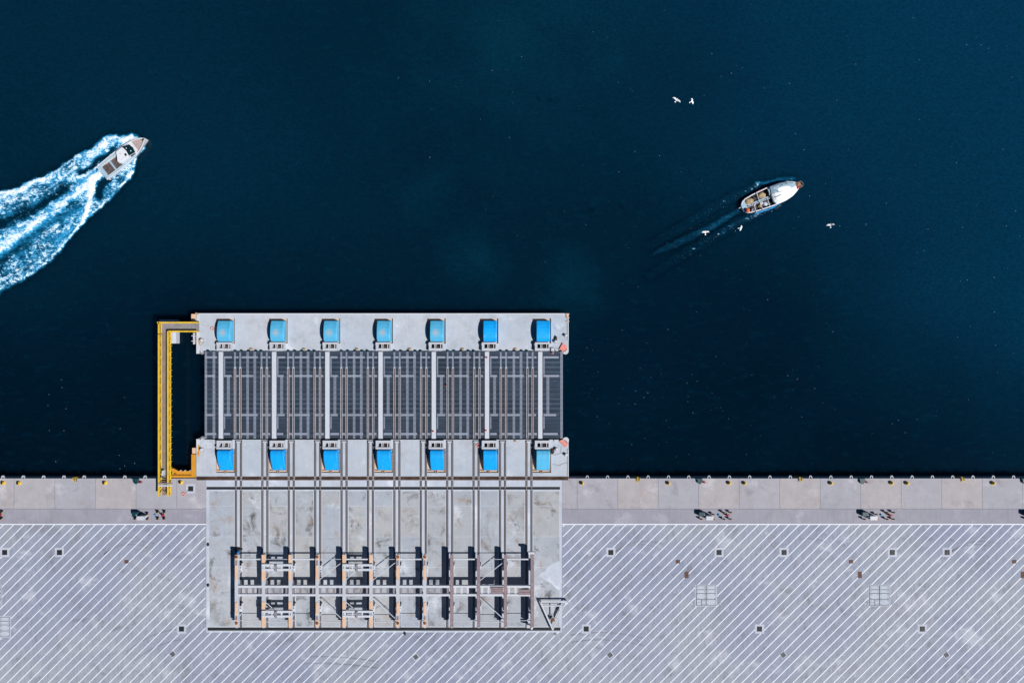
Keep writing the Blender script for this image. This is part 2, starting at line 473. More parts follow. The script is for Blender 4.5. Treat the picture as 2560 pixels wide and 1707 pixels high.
# quay ground: slabs, purple strip, striped yard
mb = MB()
yq, y1, y2 = py2y(QE), py2y(1271.3), py2y(1310.0)
joints = [35.4+101.7*k for k in range(-8, 5)] + [516.0] + [1404.0] + [1443.0+101.25*k for k in range(0, 20)]
tint_cycle = [0.25, 1.0, 0.1, 0.7, 0.9, 0.5]
xsj = [px2x(-900)] + [px2x(j) for j in joints] + [px2x(3500)]
rr = random.Random(3)
for i in range(len(xsj)-1):
    pm = (xsj[i]+xsj[i+1])/2/S+1280
    if 516 < pm < 1404:
        t = 0.3
    elif pm < 516:
        t = {3: 0.1, 2: 0.95, 1: 0.05}.get(int((pm-35.4)//101.7), 0.6) if pm > 35 else 0.8
        if pm > 430: t = 0.35
    else:
        t = [0.25, 0.95, 0.12, 0.8][int((pm-1443)//101.25) % 4] if pm > 1443 else 0.4
    mb.sheet([(xsj[i],y1),(xsj[i+1],y1),(xsj[i+1],yq),(xsj[i],yq)], 0.0, 0, t)
mb.sheet([(px2x(-900),y2),(px2x(3500),y2),(px2x(3500),y1),(px2x(-900),y1)], 0.0, 1, 0.5)
mb.sheet([(px2x(-900),-200),(px2x(3500),-200),(px2x(3500),y2),(px2x(-900),y2)], 0.0, 2, 0.5)
mb.add([(px2x(-900),yq,-9),(px2x(3500),yq,-9),(px2x(3500),yq,0),(px2x(-900),yq,0)], [(3,2,1,0)], 0, 0.5)
tag(obj("quay_ground", mb, [M['slab'], M['strip'], M['yard']], tint=True),
    "concrete quay with square slabs along the edge and a wide yard behind", kind='structure')

mb = MB()
for j in joints:
    if j in (516.0, 1404.0): continue
    mb.sheet([(px2x(j)-0.035,y1),(px2x(j)+0.035,y1),(px2x(j)+0.035,yq),(px2x(j)-0.035,yq)], 0.004)
for a, b in ((-900,516),(1404,3500)):
    mb.sheet([(px2x(a),y1-0.04),(px2x(b),y1-0.04),(px2x(b),y1+0.04),(px2x(a),y1+0.04)], 0.0045)
tag(obj("slab_joint", mb, M['joint']), kind='structure')

# pale concrete apron in front of the lift, with the panels between its tracks
LP = [596.4+66.0*k for k in range(12)]       # track centre lines (photo columns)
mb = MB()
mb.psheet(516, QE+1, 1404.5, 1580, 0.004, 0)
ys = [1227, 1264, 1341, 1417, 1493, 1565]
gaps = [(524, LP[0]-11)] + [(LP[k]+11, LP[k+1]-11) for k in range(11)] + [(LP[11]+11, 1398)]
for gi, (a, b) in enumerate(gaps):
    for j in range(5):
        mb.psheet(a+rr.uniform(-.6,.6), ys[j]+0.5, b+rr.uniform(-.6,.6), ys[j+1]-0.5, 0.008, 1, rr.random()*0.9+0.05)
mb.sheet([P(x,y)[:2] for x, y in ((1346,1439),(1352,1431),(1362,1427),(1370,1416),(1384,1407),(1403,1399),(1403,1478),(1390,1470),(1378,1457),(1362,1449))], 0.0105, 0, 0.5)
tag(obj("concrete_apron", mb, [M['apron'], M['panel']], tint=True),
    "pale concrete apron with stained panels between the rails", kind='structure')

# painted hatching
mb = MB()
mb.sheet([(px2x(-900),y2-0.09),(px2x(516),y2-0.09),(px2x(516),y2+0.09),(px2x(-900),y2+0.09)], 0.008)
mb.sheet([(px2x(1404.5),y2-0.09),(px2x(3500),y2-0.09),(px2x(3500),y2+0.09),(px2x(1404.5),y2+0.09)], 0.008)
SL = 1.01; HW = 1.42
def seg(x0, a, b):
    """one stripe of the line family, between photo rows a and b"""
    if b - a < 0.5: return
    xa, xb = x0-(a-1310)*SL, x0-(b-1310)*SL
    mb.sheet([P(xa-HW,a)[:2], P(xa+HW,a)[:2], P(xb+HW,b)[:2], P(xb-HW,b)[:2]], 0.006)
for k in range(-40, 190):
    x0 = 10.2+25.5*k
    spans = [(1311.0, 1990.0)]
    # cut out the apron rectangle 515..1405.5 x ..1579
    ya, yb = 1310+(x0-1405.5-HW)/SL, 1310+(x0-515+HW)/SL      # rows where the line is inside the rectangle
    if yb > 1311 and ya < 1579:
        spans = [(1311.0, ya), (max(1311.0, min(yb, 1578.0)) if yb < 1578 else 1578.0, 1990.0)]
        if yb < 1578: spans[1] = (yb, 1990.0)
    for a, b in spans: seg(x0, a, b)
tag(obj("hatch_marking", mb, M['line']), "white diagonal hatch lines painted across the yard", kind='structure')

# faint tyre marks curving over the yard
mb = MB()
def ribbon(pts, w):
    for (a, b), (c, d) in zip(pts, pts[1:]):
        n_ = Vector((-(d-b), c-a)).normalized()*w
        mb.sheet([(a-n_.x,b-n_.y),(a+n_.x,b+n_.y),(c+n_.x,d+n_.y),(c-n_.x,d-n_.y)], 0.003)
for cx, cy, rad, a0, a1 in ((330,1470,110,1.2,2.4),(345,1480,128,1.25,2.3),(470,1800,230,1.7,2.3),(480,1810,214,1.7,2.3),(1600,1470,110,1.2,2.4),(1615,1480,128,1.25,2.3),
                            (2440,1470,110,1.2,2.4),(2455,1480,128,1.25,2.3),(2020,1460,115,1.2,2.2),(1500,2000,420,1.3,1.75),(1500,2000,402,1.3,1.75),(800,2500,860,1.4,1.62),(800,2500,843,1.4,1.62)):
    ribbon([P(cx+rad*math.cos(a0+(a1-a0)*i/16), cy-rad*math.sin(a0+(a1-a0)*i/16))[:2] for i in range(17)], rr.uniform(0.07,0.13))
tag(obj("tyre_marks", mb, concrete("tyre_mark", obs(140,143,158), obs(160,164,180), 0.3, 0.5, streak=0.6)), "faint grey tyre marks curving across the yard", kind='structure')

# ------------------------------------------------------------------ lift decks
HC = [566.6+131.75*k for k in range(7)]      # hoist centre columns (at deck level)
def deck(name, top, bot, pit_top, pit_bot, label, wing):
    root = thing(name, label, "pier deck", P(956, (top+bot)/2, 0))
    xs = [px2x(491), px2x(1421.5)]
    for c in HC: xs += [px2x(c-26.0), px2x(c+20.5)]
    xs = sorted(xs)
    ys_ = sorted([py2y(top), py2y(bot), py2y(pit_top), py2y(pit_bot)])
    def hf(x, y):
        if py2y(pit_bot) < y < py2y(pit_top):
            for c in HC:
                if px2x(c-26.0) < x < px2x(c+20.5): return (-0.36, 1)
        return (0.0, 0)
    m = MB(); cells(m, xs, ys_, hf)
    obj("deck_slab", m, [M['deck'], M['pitfloor'], M['pitwall']], root)
    parts("kerb", wing, M['lightgrey'], root)      # raised kerbs on the outer edges
    for c in HC:
        for yy in (top+14, bot-14):
            m = MB(); m.cyl(px2x(c-40), py2y(yy), -9, -1.6, 0.6, 14); obj("pile", m, M['deck'], root)
    return root
deck("pier_deck", 784.0, 878.0, 796.0, 858.5, "pale concrete deck on the seaward side, farthest from the quay",
     [(491,783.2,1421.5,785.2,0,0.16), (491,785.2,497.5,884,-0.6,0.14), (1418.8,786,1421.5,851,0,0.14)])
deck("pier_deck", 1098.5, 1195.4, 1121.5, 1181.0, "pale concrete deck joined to the quay, on the landward side of the lift",
     [(491,1097,497.5,1133,0,0.14), (1419,1123,1421.5,1190,0,0.14)])

# toothed rack strip, drain channels
def rack():
    root = thing("toothed_rack", "rust brown toothed rack running along the whole joint between deck and quay", "rack", P(956,1195,0))
    m = MB()
    segs = [491.5] + [x for c in LP for x in (c-9.0, c-4.0, c+4.0, c+9.0)] + [1421]
    for i in range(0, len(segs)-1, 2):
        a, b = segs[i], segs[i+1]
        m.pbox(a, 1191.6, b, 1194.6, 0.0, 0.05)
        m.pbox(a, 1195.6, b, 1198.8, 0.0, 0.045)
        m.pbox(a, 1194.6, b, 1195.6, 0.0, 0.02)
        x = a
        while x < b-1:
            m.pbox(x, 1190.2, x+1.0, 1191.6, 0.0, 0.04); m.pbox(x, 1198.8, x+1.0, 1200.2, 0.0, 0.04); x += 2.0
    obj("rack_bar", m, M['rust'], root)
    parts("crossing_plate", [(c-3.6, 1191.5, c+3.6, 1199.5, 0.0, 0.03) for c in LP], M['darksteel'], root)
rack()
def channel(y0, y1_, x0, x1, label):
    root = thing("drain_channel", label, "drain", P((x0+x1)/2, (y0+y1_)/2, 0), group="long covered drains across the apron")
    m = MB(); m.pbox(x0, y0, x1, y1_, 0.0, 0.012); obj("channel", m, M['groove'], root)
    m = MB(); n = 5; p = (y1_-y0)/n
    for i in range(n): m.pbox(x0+0.4, y0+i*p+0.25, x1-0.4, y0+(i+1)*p-0.45, 0.012, 0.05)
    obj("grating", m, M['darksteel'], root)
channel(1216.4, 1223.2, 516.5, 1400, "dark slatted drain channel crossing the tracks just below the rusty rack")
channel(1567.4, 1575.2, 519, 1401, "dark slatted drain channel along the bottom edge of the apron")

# ------------------------------------------------------------------ rails on land
def make_rail(px):
    root = thing("ground_rail", "x", "rail", P(px, 1335, 0.0), group="rails set in the apron")
    m = MB()
    for a, b in ((1106,1190),(1200.4,1216.2),(1223.4,1567)):
        m.pbox(px-2.8, a, px+2.8, b, 0.009, 0.016)
    obj("base_plate", m, M['railplate'], root)
    m = MB()
    m.pbox(px-0.55, 1101, px+0.55, 1567.2, 0.016, 0.060)
    obj("rail_head", m, M['railhead'], root)
    m = MB()
    m.pbox(px-1.7, 1106, px-0.65, 1567, 0.016, 0.020); m.pbox(px+0.8, 1106, px+1.5, 1567, 0.016, 0.020)
    m.pbox(px-2.9, 1106, px-2.55, 1567, 0.010, 0.018)
    obj("flange_groove", m, M['groove'], root)
    for y in (1219.8, 1195.2):
        parts("clamp", [(px+q, y+r, px+q+1.1, y+r+1.4, 0.016, 0.09) for q in (-1.9, 0.8) for r in (-4.6, 3.2)], M['lightgrey'], root)
    return root
r0 = make_rail(LP[0]-6.25)
KIDS[r0.name] = list(r0.children)
for k in range(12):
    for s, nm in ((-6.25,'left'), (6.25,'right')):
        lab = "brown grooved rail in the apron, %s rail of the %s track counted from the gangway" % (nm, ORD[k])
        if k == 0 and s < 0: r0['label'] = lab
        else: dup(r0, Vector(P(LP[k]+s, 1335, 0.0)), lab)
for k in range(12):     # stop frames at the rail ends by the lift
    m = MB(); px = LP[k]
    m.pbox(px-8.5, 1100.5, px+8.5, 1102.2, 0.02, 0.10); m.pbox(px-8.5, 1100.5, px-6.9, 1106, 0.02, 0.12); m.pbox(px+6.9, 1100.5, px+8.5, 1106, 0.02, 0.12)
    o = obj("rail_stop", m, M['darksteel'])
    tag(o, "dark steel stop frame at the lift end of the %s track counted from the gangway" % ORD[k], "rail stop", "stop frames at the rail ends")

# ------------------------------------------------------------------ shiplift platform
PZ = 0.62
def platform():
    root = thing("shiplift_platform", "wide grey slatted lifting platform hung between the two rows of blue covered hoists",
                 "ship lift", P(956, 988, PZ))
    # slats run across the whole width, open gaps to the water
    m = MB(); y = 879.2
    i = 0
    while y < 1095.5:
        m.pbox(512, y, 1407, y+1.08+0.22*math.sin(i*1.7), PZ-0.10, PZ-0.002*(i % 3)); y += 3.1; i += 1
    o = obj("grating_slats", m, M['slat'], root)
    # denser bands
    GX = [546.8+133.1*k for k in range(7)]
    m = MB()
    def vband(a, b, y0, y1_):
        x = a
        m = MB()
        m.pbox(a, y0, a+0.5, y1_, PZ, PZ+0.03); m.pbox(b-0.5, y0, b, y1_, PZ, PZ+0.03)
        yy = y0
        while yy < y1_-1: m.pbox(a+0.5, yy, b-0.5, yy+1.9, PZ+0.002, PZ+0.022); yy += 3.1
        obj("walk_band", m, M['slatband'], root)
    for k in range(-1, 7):
        g = 546.8+133.1*k
        for a, b, y0, y1_ in ((21,27.5,938,1040), (69.5,75.2,879.5,1095), (87.2,93.3,879.5,1095), (13,16,896,937), (13,16,1042,1072)):
            if g+a > 513 and g+b < 1406: vband(g+a, g+b, y0, y1_)
    vband(512.2, 517.5, 879.5, 1095); vband(1401, 1406.8, 879.5, 1095); vband(532, 538, 879.5, 1095)
    cross = [(890.6,895.4),(937.2,942.2),(1034.6,1040.4),(1082,1087)]
    stops = [512.5] + sorted([594+66.45*k+s for k in range(12) for s in (-9.5, 9.5)] + [g+s for g in GX for s in (-2, 12.5)]) + [1406.5]
    for y0, y1_ in cross:
        for i in range(len(stops)-1):
            a, b = stops[i], stops[i+1]
            if b-a < 4.5 or any(abs((a+b)/2-(g+5.3)) < 4 for g in GX): continue
            w = (b-a)*rr.uniform(0.62, 0.95)
            m = MB()
            for q in range(3): m.pbox(a+0.5, y0+q*1.75, a+w, y0+q*1.75+1.3, PZ, PZ+0.035)
            m.pbox(a+0.5, y0, a+w, y0+4.8, PZ-0.03, PZ+0.01)
            obj("hatch_band", m, M['slatband'], root)
    for g in GX:
        m = MB(); m.pbox(g, 879.3, g+10.6, 1096, PZ-0.3, PZ+0.06)
        m.pbox(g+0.6, 889, g+10.0, 889.5, PZ+0.06, PZ+0.075); m.pbox(g+0.6, 1086.5, g+10.0, 1087, PZ+0.06, PZ+0.075)
        gi = obj("girder_cover", m, M['girder'], root)
    # rails with their white end shoes
    for k in range(12):
        for s in (-6.6, 6.6):
            px = 594+66.45*k+s
            m = MB()
            m.pbox(px-2.5, 918, px-1.3, 1096, PZ+0.03, PZ+0.16, 0); m.pbox(px+1.7, 918, px+2.6, 1096, PZ+0.03, PZ+0.13, 0)
            m.pbox(px-1.3, 920, px+1.7, 1096, PZ+0.03, PZ+0.05, 2); m.pbox(px+2.7, 919, px+3.6, 1096, PZ+0.0, PZ+0.012, 2); m.pbox(px-3.4, 919, px-2.5, 1096, PZ+0.0, PZ+0.012, 2)
            m.pbox(px-0.9, 920, px+0.7, 1096, PZ+0.05, PZ+0.15, 1)
            yy = 925.0
            while yy < 1094: m.pbox(px-1.9, yy, px-0.9, yy+1.0, PZ+0.16, PZ+0.18, 2); yy += 13.0
            r = obj("platform_rail", m, [M['grey'], M['railrust'], M['groove']], root)
            m = MB(); m.pbox(px-2.2, 917.2, px+2.0, 919.8, PZ+0.03, PZ+0.2)
            obj("end_shoe", m, M['girder'], r)
            # light ladder strip continuing seaward of the rail end
            m = MB(); m.pbox(px-1.9, 880, px-1.1, 917, PZ, PZ+0.03); m.pbox(px+1.1, 880, px+1.9, 917, PZ, PZ+0.03)
            yy = 880.5
            while yy < 916: m.pbox(px-1.1, yy, px+1.1, yy+1.7, PZ, PZ+0.02); yy += 3.1
            obj("rail_approach", m, M['slatband'], r)
    m = MB()
    for y in (884, 940, 988, 1036, 1090): m.pbox(512, y, 1407, y+4, PZ-1.4, PZ-0.42)
    for k in range(-1, 8):
        g = 552+133.1*k
        if 512 < g < 1400: m.pbox(g-4, 880, g+4, 1095, PZ-1.5, PZ-0.35)
    obj("under_frame", m, M['darksteel'], root)
    # teal blocks painted as the shade on the seaward edge, between deck and slats
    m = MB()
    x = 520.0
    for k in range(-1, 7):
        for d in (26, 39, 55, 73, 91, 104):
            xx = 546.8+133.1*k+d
            if 512 < xx < 1402: parts("shade_block", [(xx, 875.2, xx+4.4, 878.8, PZ-0.5, PZ-0.15)], M['teal'], root)
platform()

# ------------------------------------------------------------------ hoists (local: x along the row, +y outward from the lift)
def hoist(label, loc, south, cover):
    sgn = -1.0 if south else 1.0
    root = thing("platform_hoist", label, "hoist", loc, 0.0, "blue covered hoists along the lift")
    def mk(name, m, mat, par=root, smooth=False):
        if south:
            m.v = [(x, -y, z) for x, y, z in m.v]; m.f = [tuple(reversed(f)) for f in m.f]
        return obj(name, m, mat, par, smooth, local=True)
    # cover: a vault whose ridge runs along x, flat sides
    if south: prof = [(0.08,-0.3),(0.08,1.15),(0.32,1.45),(0.9,1.56),(1.6,1.45),(2.4,1.15),(3.3,0.68),(4.28,0.16),(4.28,-0.3)]
    else: prof = [(0.08,-0.3),(0.08,0.95),(0.30,1.25),(0.75,1.50),(1.35,1.62),(2.0,1.64),(2.7,1.56),(3.4,1.36),(4.0,1.08),(4.26,0.90),(4.26,-0.3)]
    m = MB(); m.extr_x(prof, -1.34, 1.36)
    c = mk("cover", m, cover); bevel(c, 0.16, 3)
    m = MB(); m.extr_x([(y, z+0.02) if 0 < i < len(prof)-1 else (y, z) for i, (y, z) in enumerate(prof)], 0.94, 1.0)
    mk("cover_rib", m, cover, c)
    # winch head: two cross beams and standing plates, open between
    m = MB()
    m.box(-1.62,-1.74,0.0,1.30,-1.22,0.92); m.box(-1.62,-0.42,0.0,1.30,-0.04,0.98)
    mk("cross_head", m, M['grey'])
    for x, w in ((-1.62,0.50), (-0.52,0.14), (-0.26,0.10), (0.66,0.14), (1.10,0.20)):
        m = MB(); m.box(x,-1.22,0.0,x+w,-0.42,0.86); mk("cheek_plate", m, M['grey'])
    m = MB(); m.box(-1.20,-1.22,0.0,1.10,-0.42,0.10); mk("sump", m, M['black'])
    m = MB()
    for x in (0.05, 0.30): 
        t = MB(); t.cyl(0, 0, 0, 0.06, 0.21, 16)
        m.add([(x+z, -0.82+a, 0.45+b) for a, b, z in t.v], t.f)
    mk("sheave", m, M['bowwood'])
    m = MB(); m.box(-1.78,-1.60,0.0,-1.62,-1.36,0.7); m.box(-1.78,-0.60,0.0,-1.62,-0.30,0.9)
    m.box(-0.7,-1.80,0.2,0.1,-1.74,0.75); m.box(0.45,-1.80,0.2,0.8,-1.74,0.75)
    mk("side_bracket", m, M['midgrey'])
    m = MB(); m.box(-1.30,0.10,0.0,-1.02,0.62,0.80); m.box(1.04,0.06,0.0,1.34,0.42,0.55)
    mk("motor_mount", m, M['midgrey'])
    if south:
        m = MB()
        m.box(-1.9,4.32,-0.34,1.58,4.40,-0.02); m.box(-0.45,4.40,-0.34,-0.35,4.95,0.0); m.box(-0.1,4.40,-0.34,0.0,4.95,0.0)
        m.box(1.42,0.9,-0.34,1.50,4.32,0.0)
        mk("pit_divider", m, M['pitwall'])
    return root
fadeN = ['bluefade','bluefade','bluefade','bluefade','bluefade','bluedeep','bluedeep']
descN = ["faded pale blue cover"]*5 + ["plain deep blue cover", "plain deep blue cover"]
for k in range(7):
    hoist("hoist under %s, %s from the gangway in the seaward row" % (descN[k], ORD[k]), P(HC[k], 855, 0), False, M[fadeN[k]])
fadeS = ['blue','blue','blue','blue','blue','blue','bluefade']
for k in range(7):
    d = "bright blue cover" if k < 6 else "worn pale blue cover"
    hoist("hoist under %s, %s from the gangway in the landward row" % (d, ORD[k]), P(HC[k], 1121, 0), True, M[fadeS[k]])
# open ladders standing in some of the landward pits
for k in (2, 3, 4):
    m = MB(); px = HC[k]+17.5
    n = {2: 4, 3: 6, 4: 4}[k]
    m.beam(P(px-1.2,1124,-0.30), P(px-1.2,1124+n*8.5,-0.30), 0.08); m.beam(P(px+2,1124,-0.30), P(px+2,1124+n*8.5,-0.30), 0.08)
    for q in range(n): m.beam(P(px-4.5,1126+q*8.5,-0.12), P(px+2.4,1125+q*8.5,-0.12), 0.10, 0.14)
    tag(obj("pit_ladder", m, M['ochre']), "short open rung frame lying in the pit beside the %s landward blue cover" % ORD[k], "ladder", "rung frames in the pits")

# ------------------------------------------------------------------ transfer cradles standing on the apron
def bx(k): return 591.0+67.27*k           # beam centres as seen at their tops (z 2.6)
BT, BB = 1386.0, 1567.0
def cradle(name, label, ks, mauve):
    root = thing(name, label, "boat cradle", P(604+66*(ks[0]+ks[-1])/2, 1466, 0), group="coupled transfer cradles")
    for k in ks:
        x = bx(k); w = 4.0
        m = MB(); m.pbox(x-w, BT+1, x+w, BB-0.5, 1.75, 2.52)
        m.pbox(x-w*0.55, BT+6, x+w*0.55, BB-6, 1.15, 1.75)
        b = obj("long_beam", m, M['mauve'] if mauve else M['grey'], root)
        m = MB()
        if mauve:
            parts("timber_cap", [(x-w-0.1, y0, x+w+0.1, y1_, 2.52, 2.60) for y0, y1_ in ((BT,1451),(1451.3,1503),(1503.3,BB))], M['mauve'], b)
            parts("bolt_plate", [(x-0.6, y, x+0.6, y+1.2, 2.60, 2.63) for y in (1459.5, 1472.5, 1494.0)], M['lightgrey'], b)
        elif k in (0,3,6,7):
            m.prism([P(x-3.6,1413,2.6)[:2],P(x-1.0,1413,2.6)[:2],P(x+2.8,1420,2.6)[:2],P(x+3.6,1448,2.6)[:2],P(x-1,1450,2.6)[:2],P(x-3.6,1440,2.6)[:2]], 2.52, 2.62)
            obj("timber_cap", m, M['peach'], b); m = MB()
            m.prism([P(x-3.4,1506,2.6)[:2],P(x+2.6,1504,2.6)[:2],P(x+3.4,1530,2.6)[:2],P(x+1.2,1538,2.6)[:2],P(x-3.0,1532,2.6)[:2]], 2.52, 2.62)
            obj("timber_cap", m, M['peach'], b)
            parts("end_cap", [(x-3.8, y0, x+3.8, y1_, 2.52, 2.57) for y0, y1_ in ((BT+0.5,1399),(1549,BB-1))], M['peach'], b)
            parts("side_board", [(x-2.6,1400,x+2.0,1412.5,2.52,2.58), (x-2.6,1539.5,x+2.0,1548.5,2.52,2.58)], M['mauve'], b)
            for y in (1391.5, 1556.5):
                m = MB(); p = P(x, y, 2.6); m.cyl(p[0], p[1], 2.57, 2.74, 0.27, 14); m.cyl(p[0]-0.08, p[1]+0.1, 2.74, 2.80, 0.13, 10)
                obj("rust_pad", m, M['rustdisc'], b)
        else:
            parts("timber_cap", [(x-w-0.1, y0, x+w+0.1, y1_, 2.52, 2.60) for y0, y1_ in ((BT,1449.5),(1503.5,BB))], M['peach'], b)
        # stepped end nose and wheel bogies on the rail
        parts("end_nose", [(x+0.2, BT-2.6, x+w, BT+1, 1.8, 2.2), (x-w*0.6, BB-0.5, x+w, BB+1.4, 1.8, 2.2)], M['grey'], b)
        gx = px2x(604+66*k)
        for y in (1410.5, 1511.0):
            y = py2y(853.5+(y-853.5)/1.006)
            m = MB(); m.box(gx-0.34, y-0.95, 0.26, gx+0.46, y+0.25, 0.95); m.box(gx-0.18, y-1.5, 0.26, gx+0.30, y-0.95, 0.55)
            g = obj("bogie", m, M['lightgrey'], root)
            m = MB()
            for yy in (-0.75, 0.0):
                t = MB(); t.cyl(0, 0, -0.10, 0.10, 0.24, 12)
                m.add([(gx+0.06+q[2], y+yy+q[0], 0.30+q[1]) for q in t.v], t.f)
            obj("wheel", m, M['darksteel'], g)
            m = MB(); m.box(gx+0.02, y-0.1, 0.95, gx+0.4, y+0.6, 1.2); m.cyl(gx+0.2, y-0.55, 0.95, 1.12, 0.09, 8)
            obj("jack", m, M['black'], g)
        for y in (1432, 1492, 1540):      # legs between bogie line and beam
            y = py2y(853.5+(y-853.5)/1.012); m = MB(); m.box(gx-0.14, y-0.16, 0.06, gx+0.14, y+0.16, 1.75)
            obj("leg", m, M['grey'], root)
    rng_ = random.Random(ks[0])
    pairs = [(k, k+1) for k in ks[:-1]]
    if mauve: pairs = [(ks[0]-1, ks[0])] + pairs
    for a, b_ in pairs:
        xa, xb = bx(a)+4.1, bx(b_)-4.1
        for y0, y1_ in ((1463.2,1468.6),(1484.2,1489.4)):
            m = MB(); m.pbox(xa, y0, xb, y1_, 1.95, 2.50); obj("cross_beam", m, M['lightgrey'], root)
        offs = (1.2, 18.2, 34.8, 51.0) if a < 8 else (2.5, 18.5, 34.0)
        for i, o_ in enumerate(offs):
            m = MB(); m.pbox(xa+o_, 1468.6, xa+o_+4.8, 1484.2, 2.05, 2.34)
            obj("strut", m, M['midgrey'] if a < 8 else M['lightgrey'], root)
        if a == 7: continue
        m = MB()
        w = 0.07 if a % 2 else 0.24
        m.beam(P(xa,1397,1.9), P(xb,1397,1.9), w, 0.2); obj("tie_rod", m, M['lightgrey'], root); m = MB()
        m.beam(P(xa,1550 if a % 2 == 0 else 1553,1.9), P(xb,1550 if a % 2 == 0 else 1553,1.9), 0.09, 0.12)
        obj("tie_rod", m, M['lightgrey'], root)
        if a in (3, 5, 9):
            for p, q in (((xa-1,1450.5),(xb+1,1403)), ((xa-1,1493),(xb+1,1547.5))):
                m = MB(); m.beam(P(*p,2.1), P(*q,2.1), 0.12); obj("diagonal_brace", m, M['lightgrey'], root)
        if a in (1, 4):
            for p, q in (((xa-2,1450.5),(xa+27,1426)), ((xa+0,1503),(xa+23,1522))):
                m = MB(); m.beam(P(*p,2.1), P(*q,2.1), 0.11); obj("diagonal_brace", m, M['lightgrey'], root)
            for y in (1409.5, 1525.8):
                m = MB()
                m.pbox(xa-8.2, y, xb+8.2, y+5.2, 2.62, 2.95); m.pbox(xa-8.2, y+11.6, xb+8.2, y+16.8, 2.62, 2.95)
                for o_, w_ in ((-8.2,2.0),(-4.5,4.5),(16,2.8),(40,2.8),(59.5,2.2),(64.5,3.0)):
                    m.pbox(xa+o_, y+5.2, xa+o_+w_, y+11.6, 2.62, 2.92)
                f = obj("side_frame", m, M['lightgrey'], root)
                m = MB(); c0, c1 = P(xa+27.6,y+1,3.1), P(xa+27.6,y+17.5,3.1)
                m.beam(c0, c1, 0.36, 0.3); m.beam((c0[0]-0.28,c0[1]-0.1,2.9), (c0[0]-0.28,c0[1]-0.5,2.9), 0.2)
                obj("ram", m, M['midgrey'], f)
                # lower walkway under the frame, its shadow falls on the apron
                parts("walkway", [(xa+1, y+1, xb-1, y+5, 1.3, 1.45), (xa+1, y+12, xb-1, y+16, 1.3, 1.45)], M['grey'], f)
    if mauve:
        m = MB(); m.pbox(bx(11)-10, 1379.5, bx(11)+4.5, 1385.0, 1.9, 2.62); obj("end_box", m, M['lightgrey'], root)
        m = MB(); m.pbox(bx(11)-14, 1561.5, bx(11)-5.5, 1569.0, 0.8, 1.7); obj("end_box", m, M['cabinet'], root)
        m = MB(); p = P(bx(11)-1.5, 1570.5, 1.9); m.cyl(p[0], p[1], 1.2, 1.9, 0.22, 12); obj("roller", m, M['girder'], root)
    return root
cradle("transfer_cradle", "long steel cradle of eight beams with peach coloured timber caps standing on the apron rails", list(range(8)), False)
cradle("transfer_cradle", "steel cradle of four brown timbered beams at the triangular frame's end", [8,9,10,11], True)

def stack(x0, y0, x1, y1_, n, z0, label):
    m = MB(); h = (y1_-y0)/n
    for i in range(n):
        m.pbox(x0+rr.uniform(-.6,.6), y0+i*h+0.25, x1+rr.uniform(-.3,.3), y0+(i+1)*h-0.25, z0, z0+0.22-0.03*i)
    tag(obj("timber_stack", m, M['mauve']), label, "timber", "timber baulks on the brown cradle")
stack(1227.5, 1466.8, 1258.3, 1483.4, 3, 2.52, "brown timber baulks laid between the second and third brown cradle beams")
stack(1295.5, 1472.5, 1326.3, 1486.6, 2, 2.52, "brown timber baulks laid against the last brown cradle beam")

def lump(c, r, seed, n=14, k=8, amp=0.25, name="bundle", mat=None, parent=None, local=False):
    q = random.Random(seed); vs = []; fs = []
    ph = [(q.uniform(0,6.28), q.randint(2,5), q.uniform(0.3,1)) for _ in range(4)]
    for j in range(k+1):
        e = math.pi/2*j/k
        for i in range(n):
            t = 2*math.pi*i/n
            g = 1+amp*sum(a*math.sin(f*t+p+j) for p, f, a in ph)/2.2+q.uniform(-amp, amp)*0.35
            vs.append((c[0]+r[0]*math.cos(t)*math.cos(e)*g, c[1]+r[1]*math.sin(t)*math.cos(e)*g, c[2]+r[2]*math.sin(e)*(0.8+0.3*g*(1-j/k))))
    for j in range(k):
        for i in range(n): fs.append((j*n+i, j*n+(i+1)%n, (j+1)*n+(i+1)%n, (j+1)*n+i))
    fs.append(tuple(range(n-1,-1,-1)))
    m = MB(); m.add(vs, fs)
    return obj(name, m, mat, parent, True, local)
tag(lump(P(596,1371,0), (0.85,0.35,0.7), 1, name="black_bundle", mat=M['black']), "black covered bundle lying on the rails beside the blue bag", "bundle")
tag(lump(P(596,1381,0), (0.42,0.45,0.6), 2, name="blue_bag", mat=M['bluebag']), "crumpled bright blue bag in front of the first cradle beam", "bag")

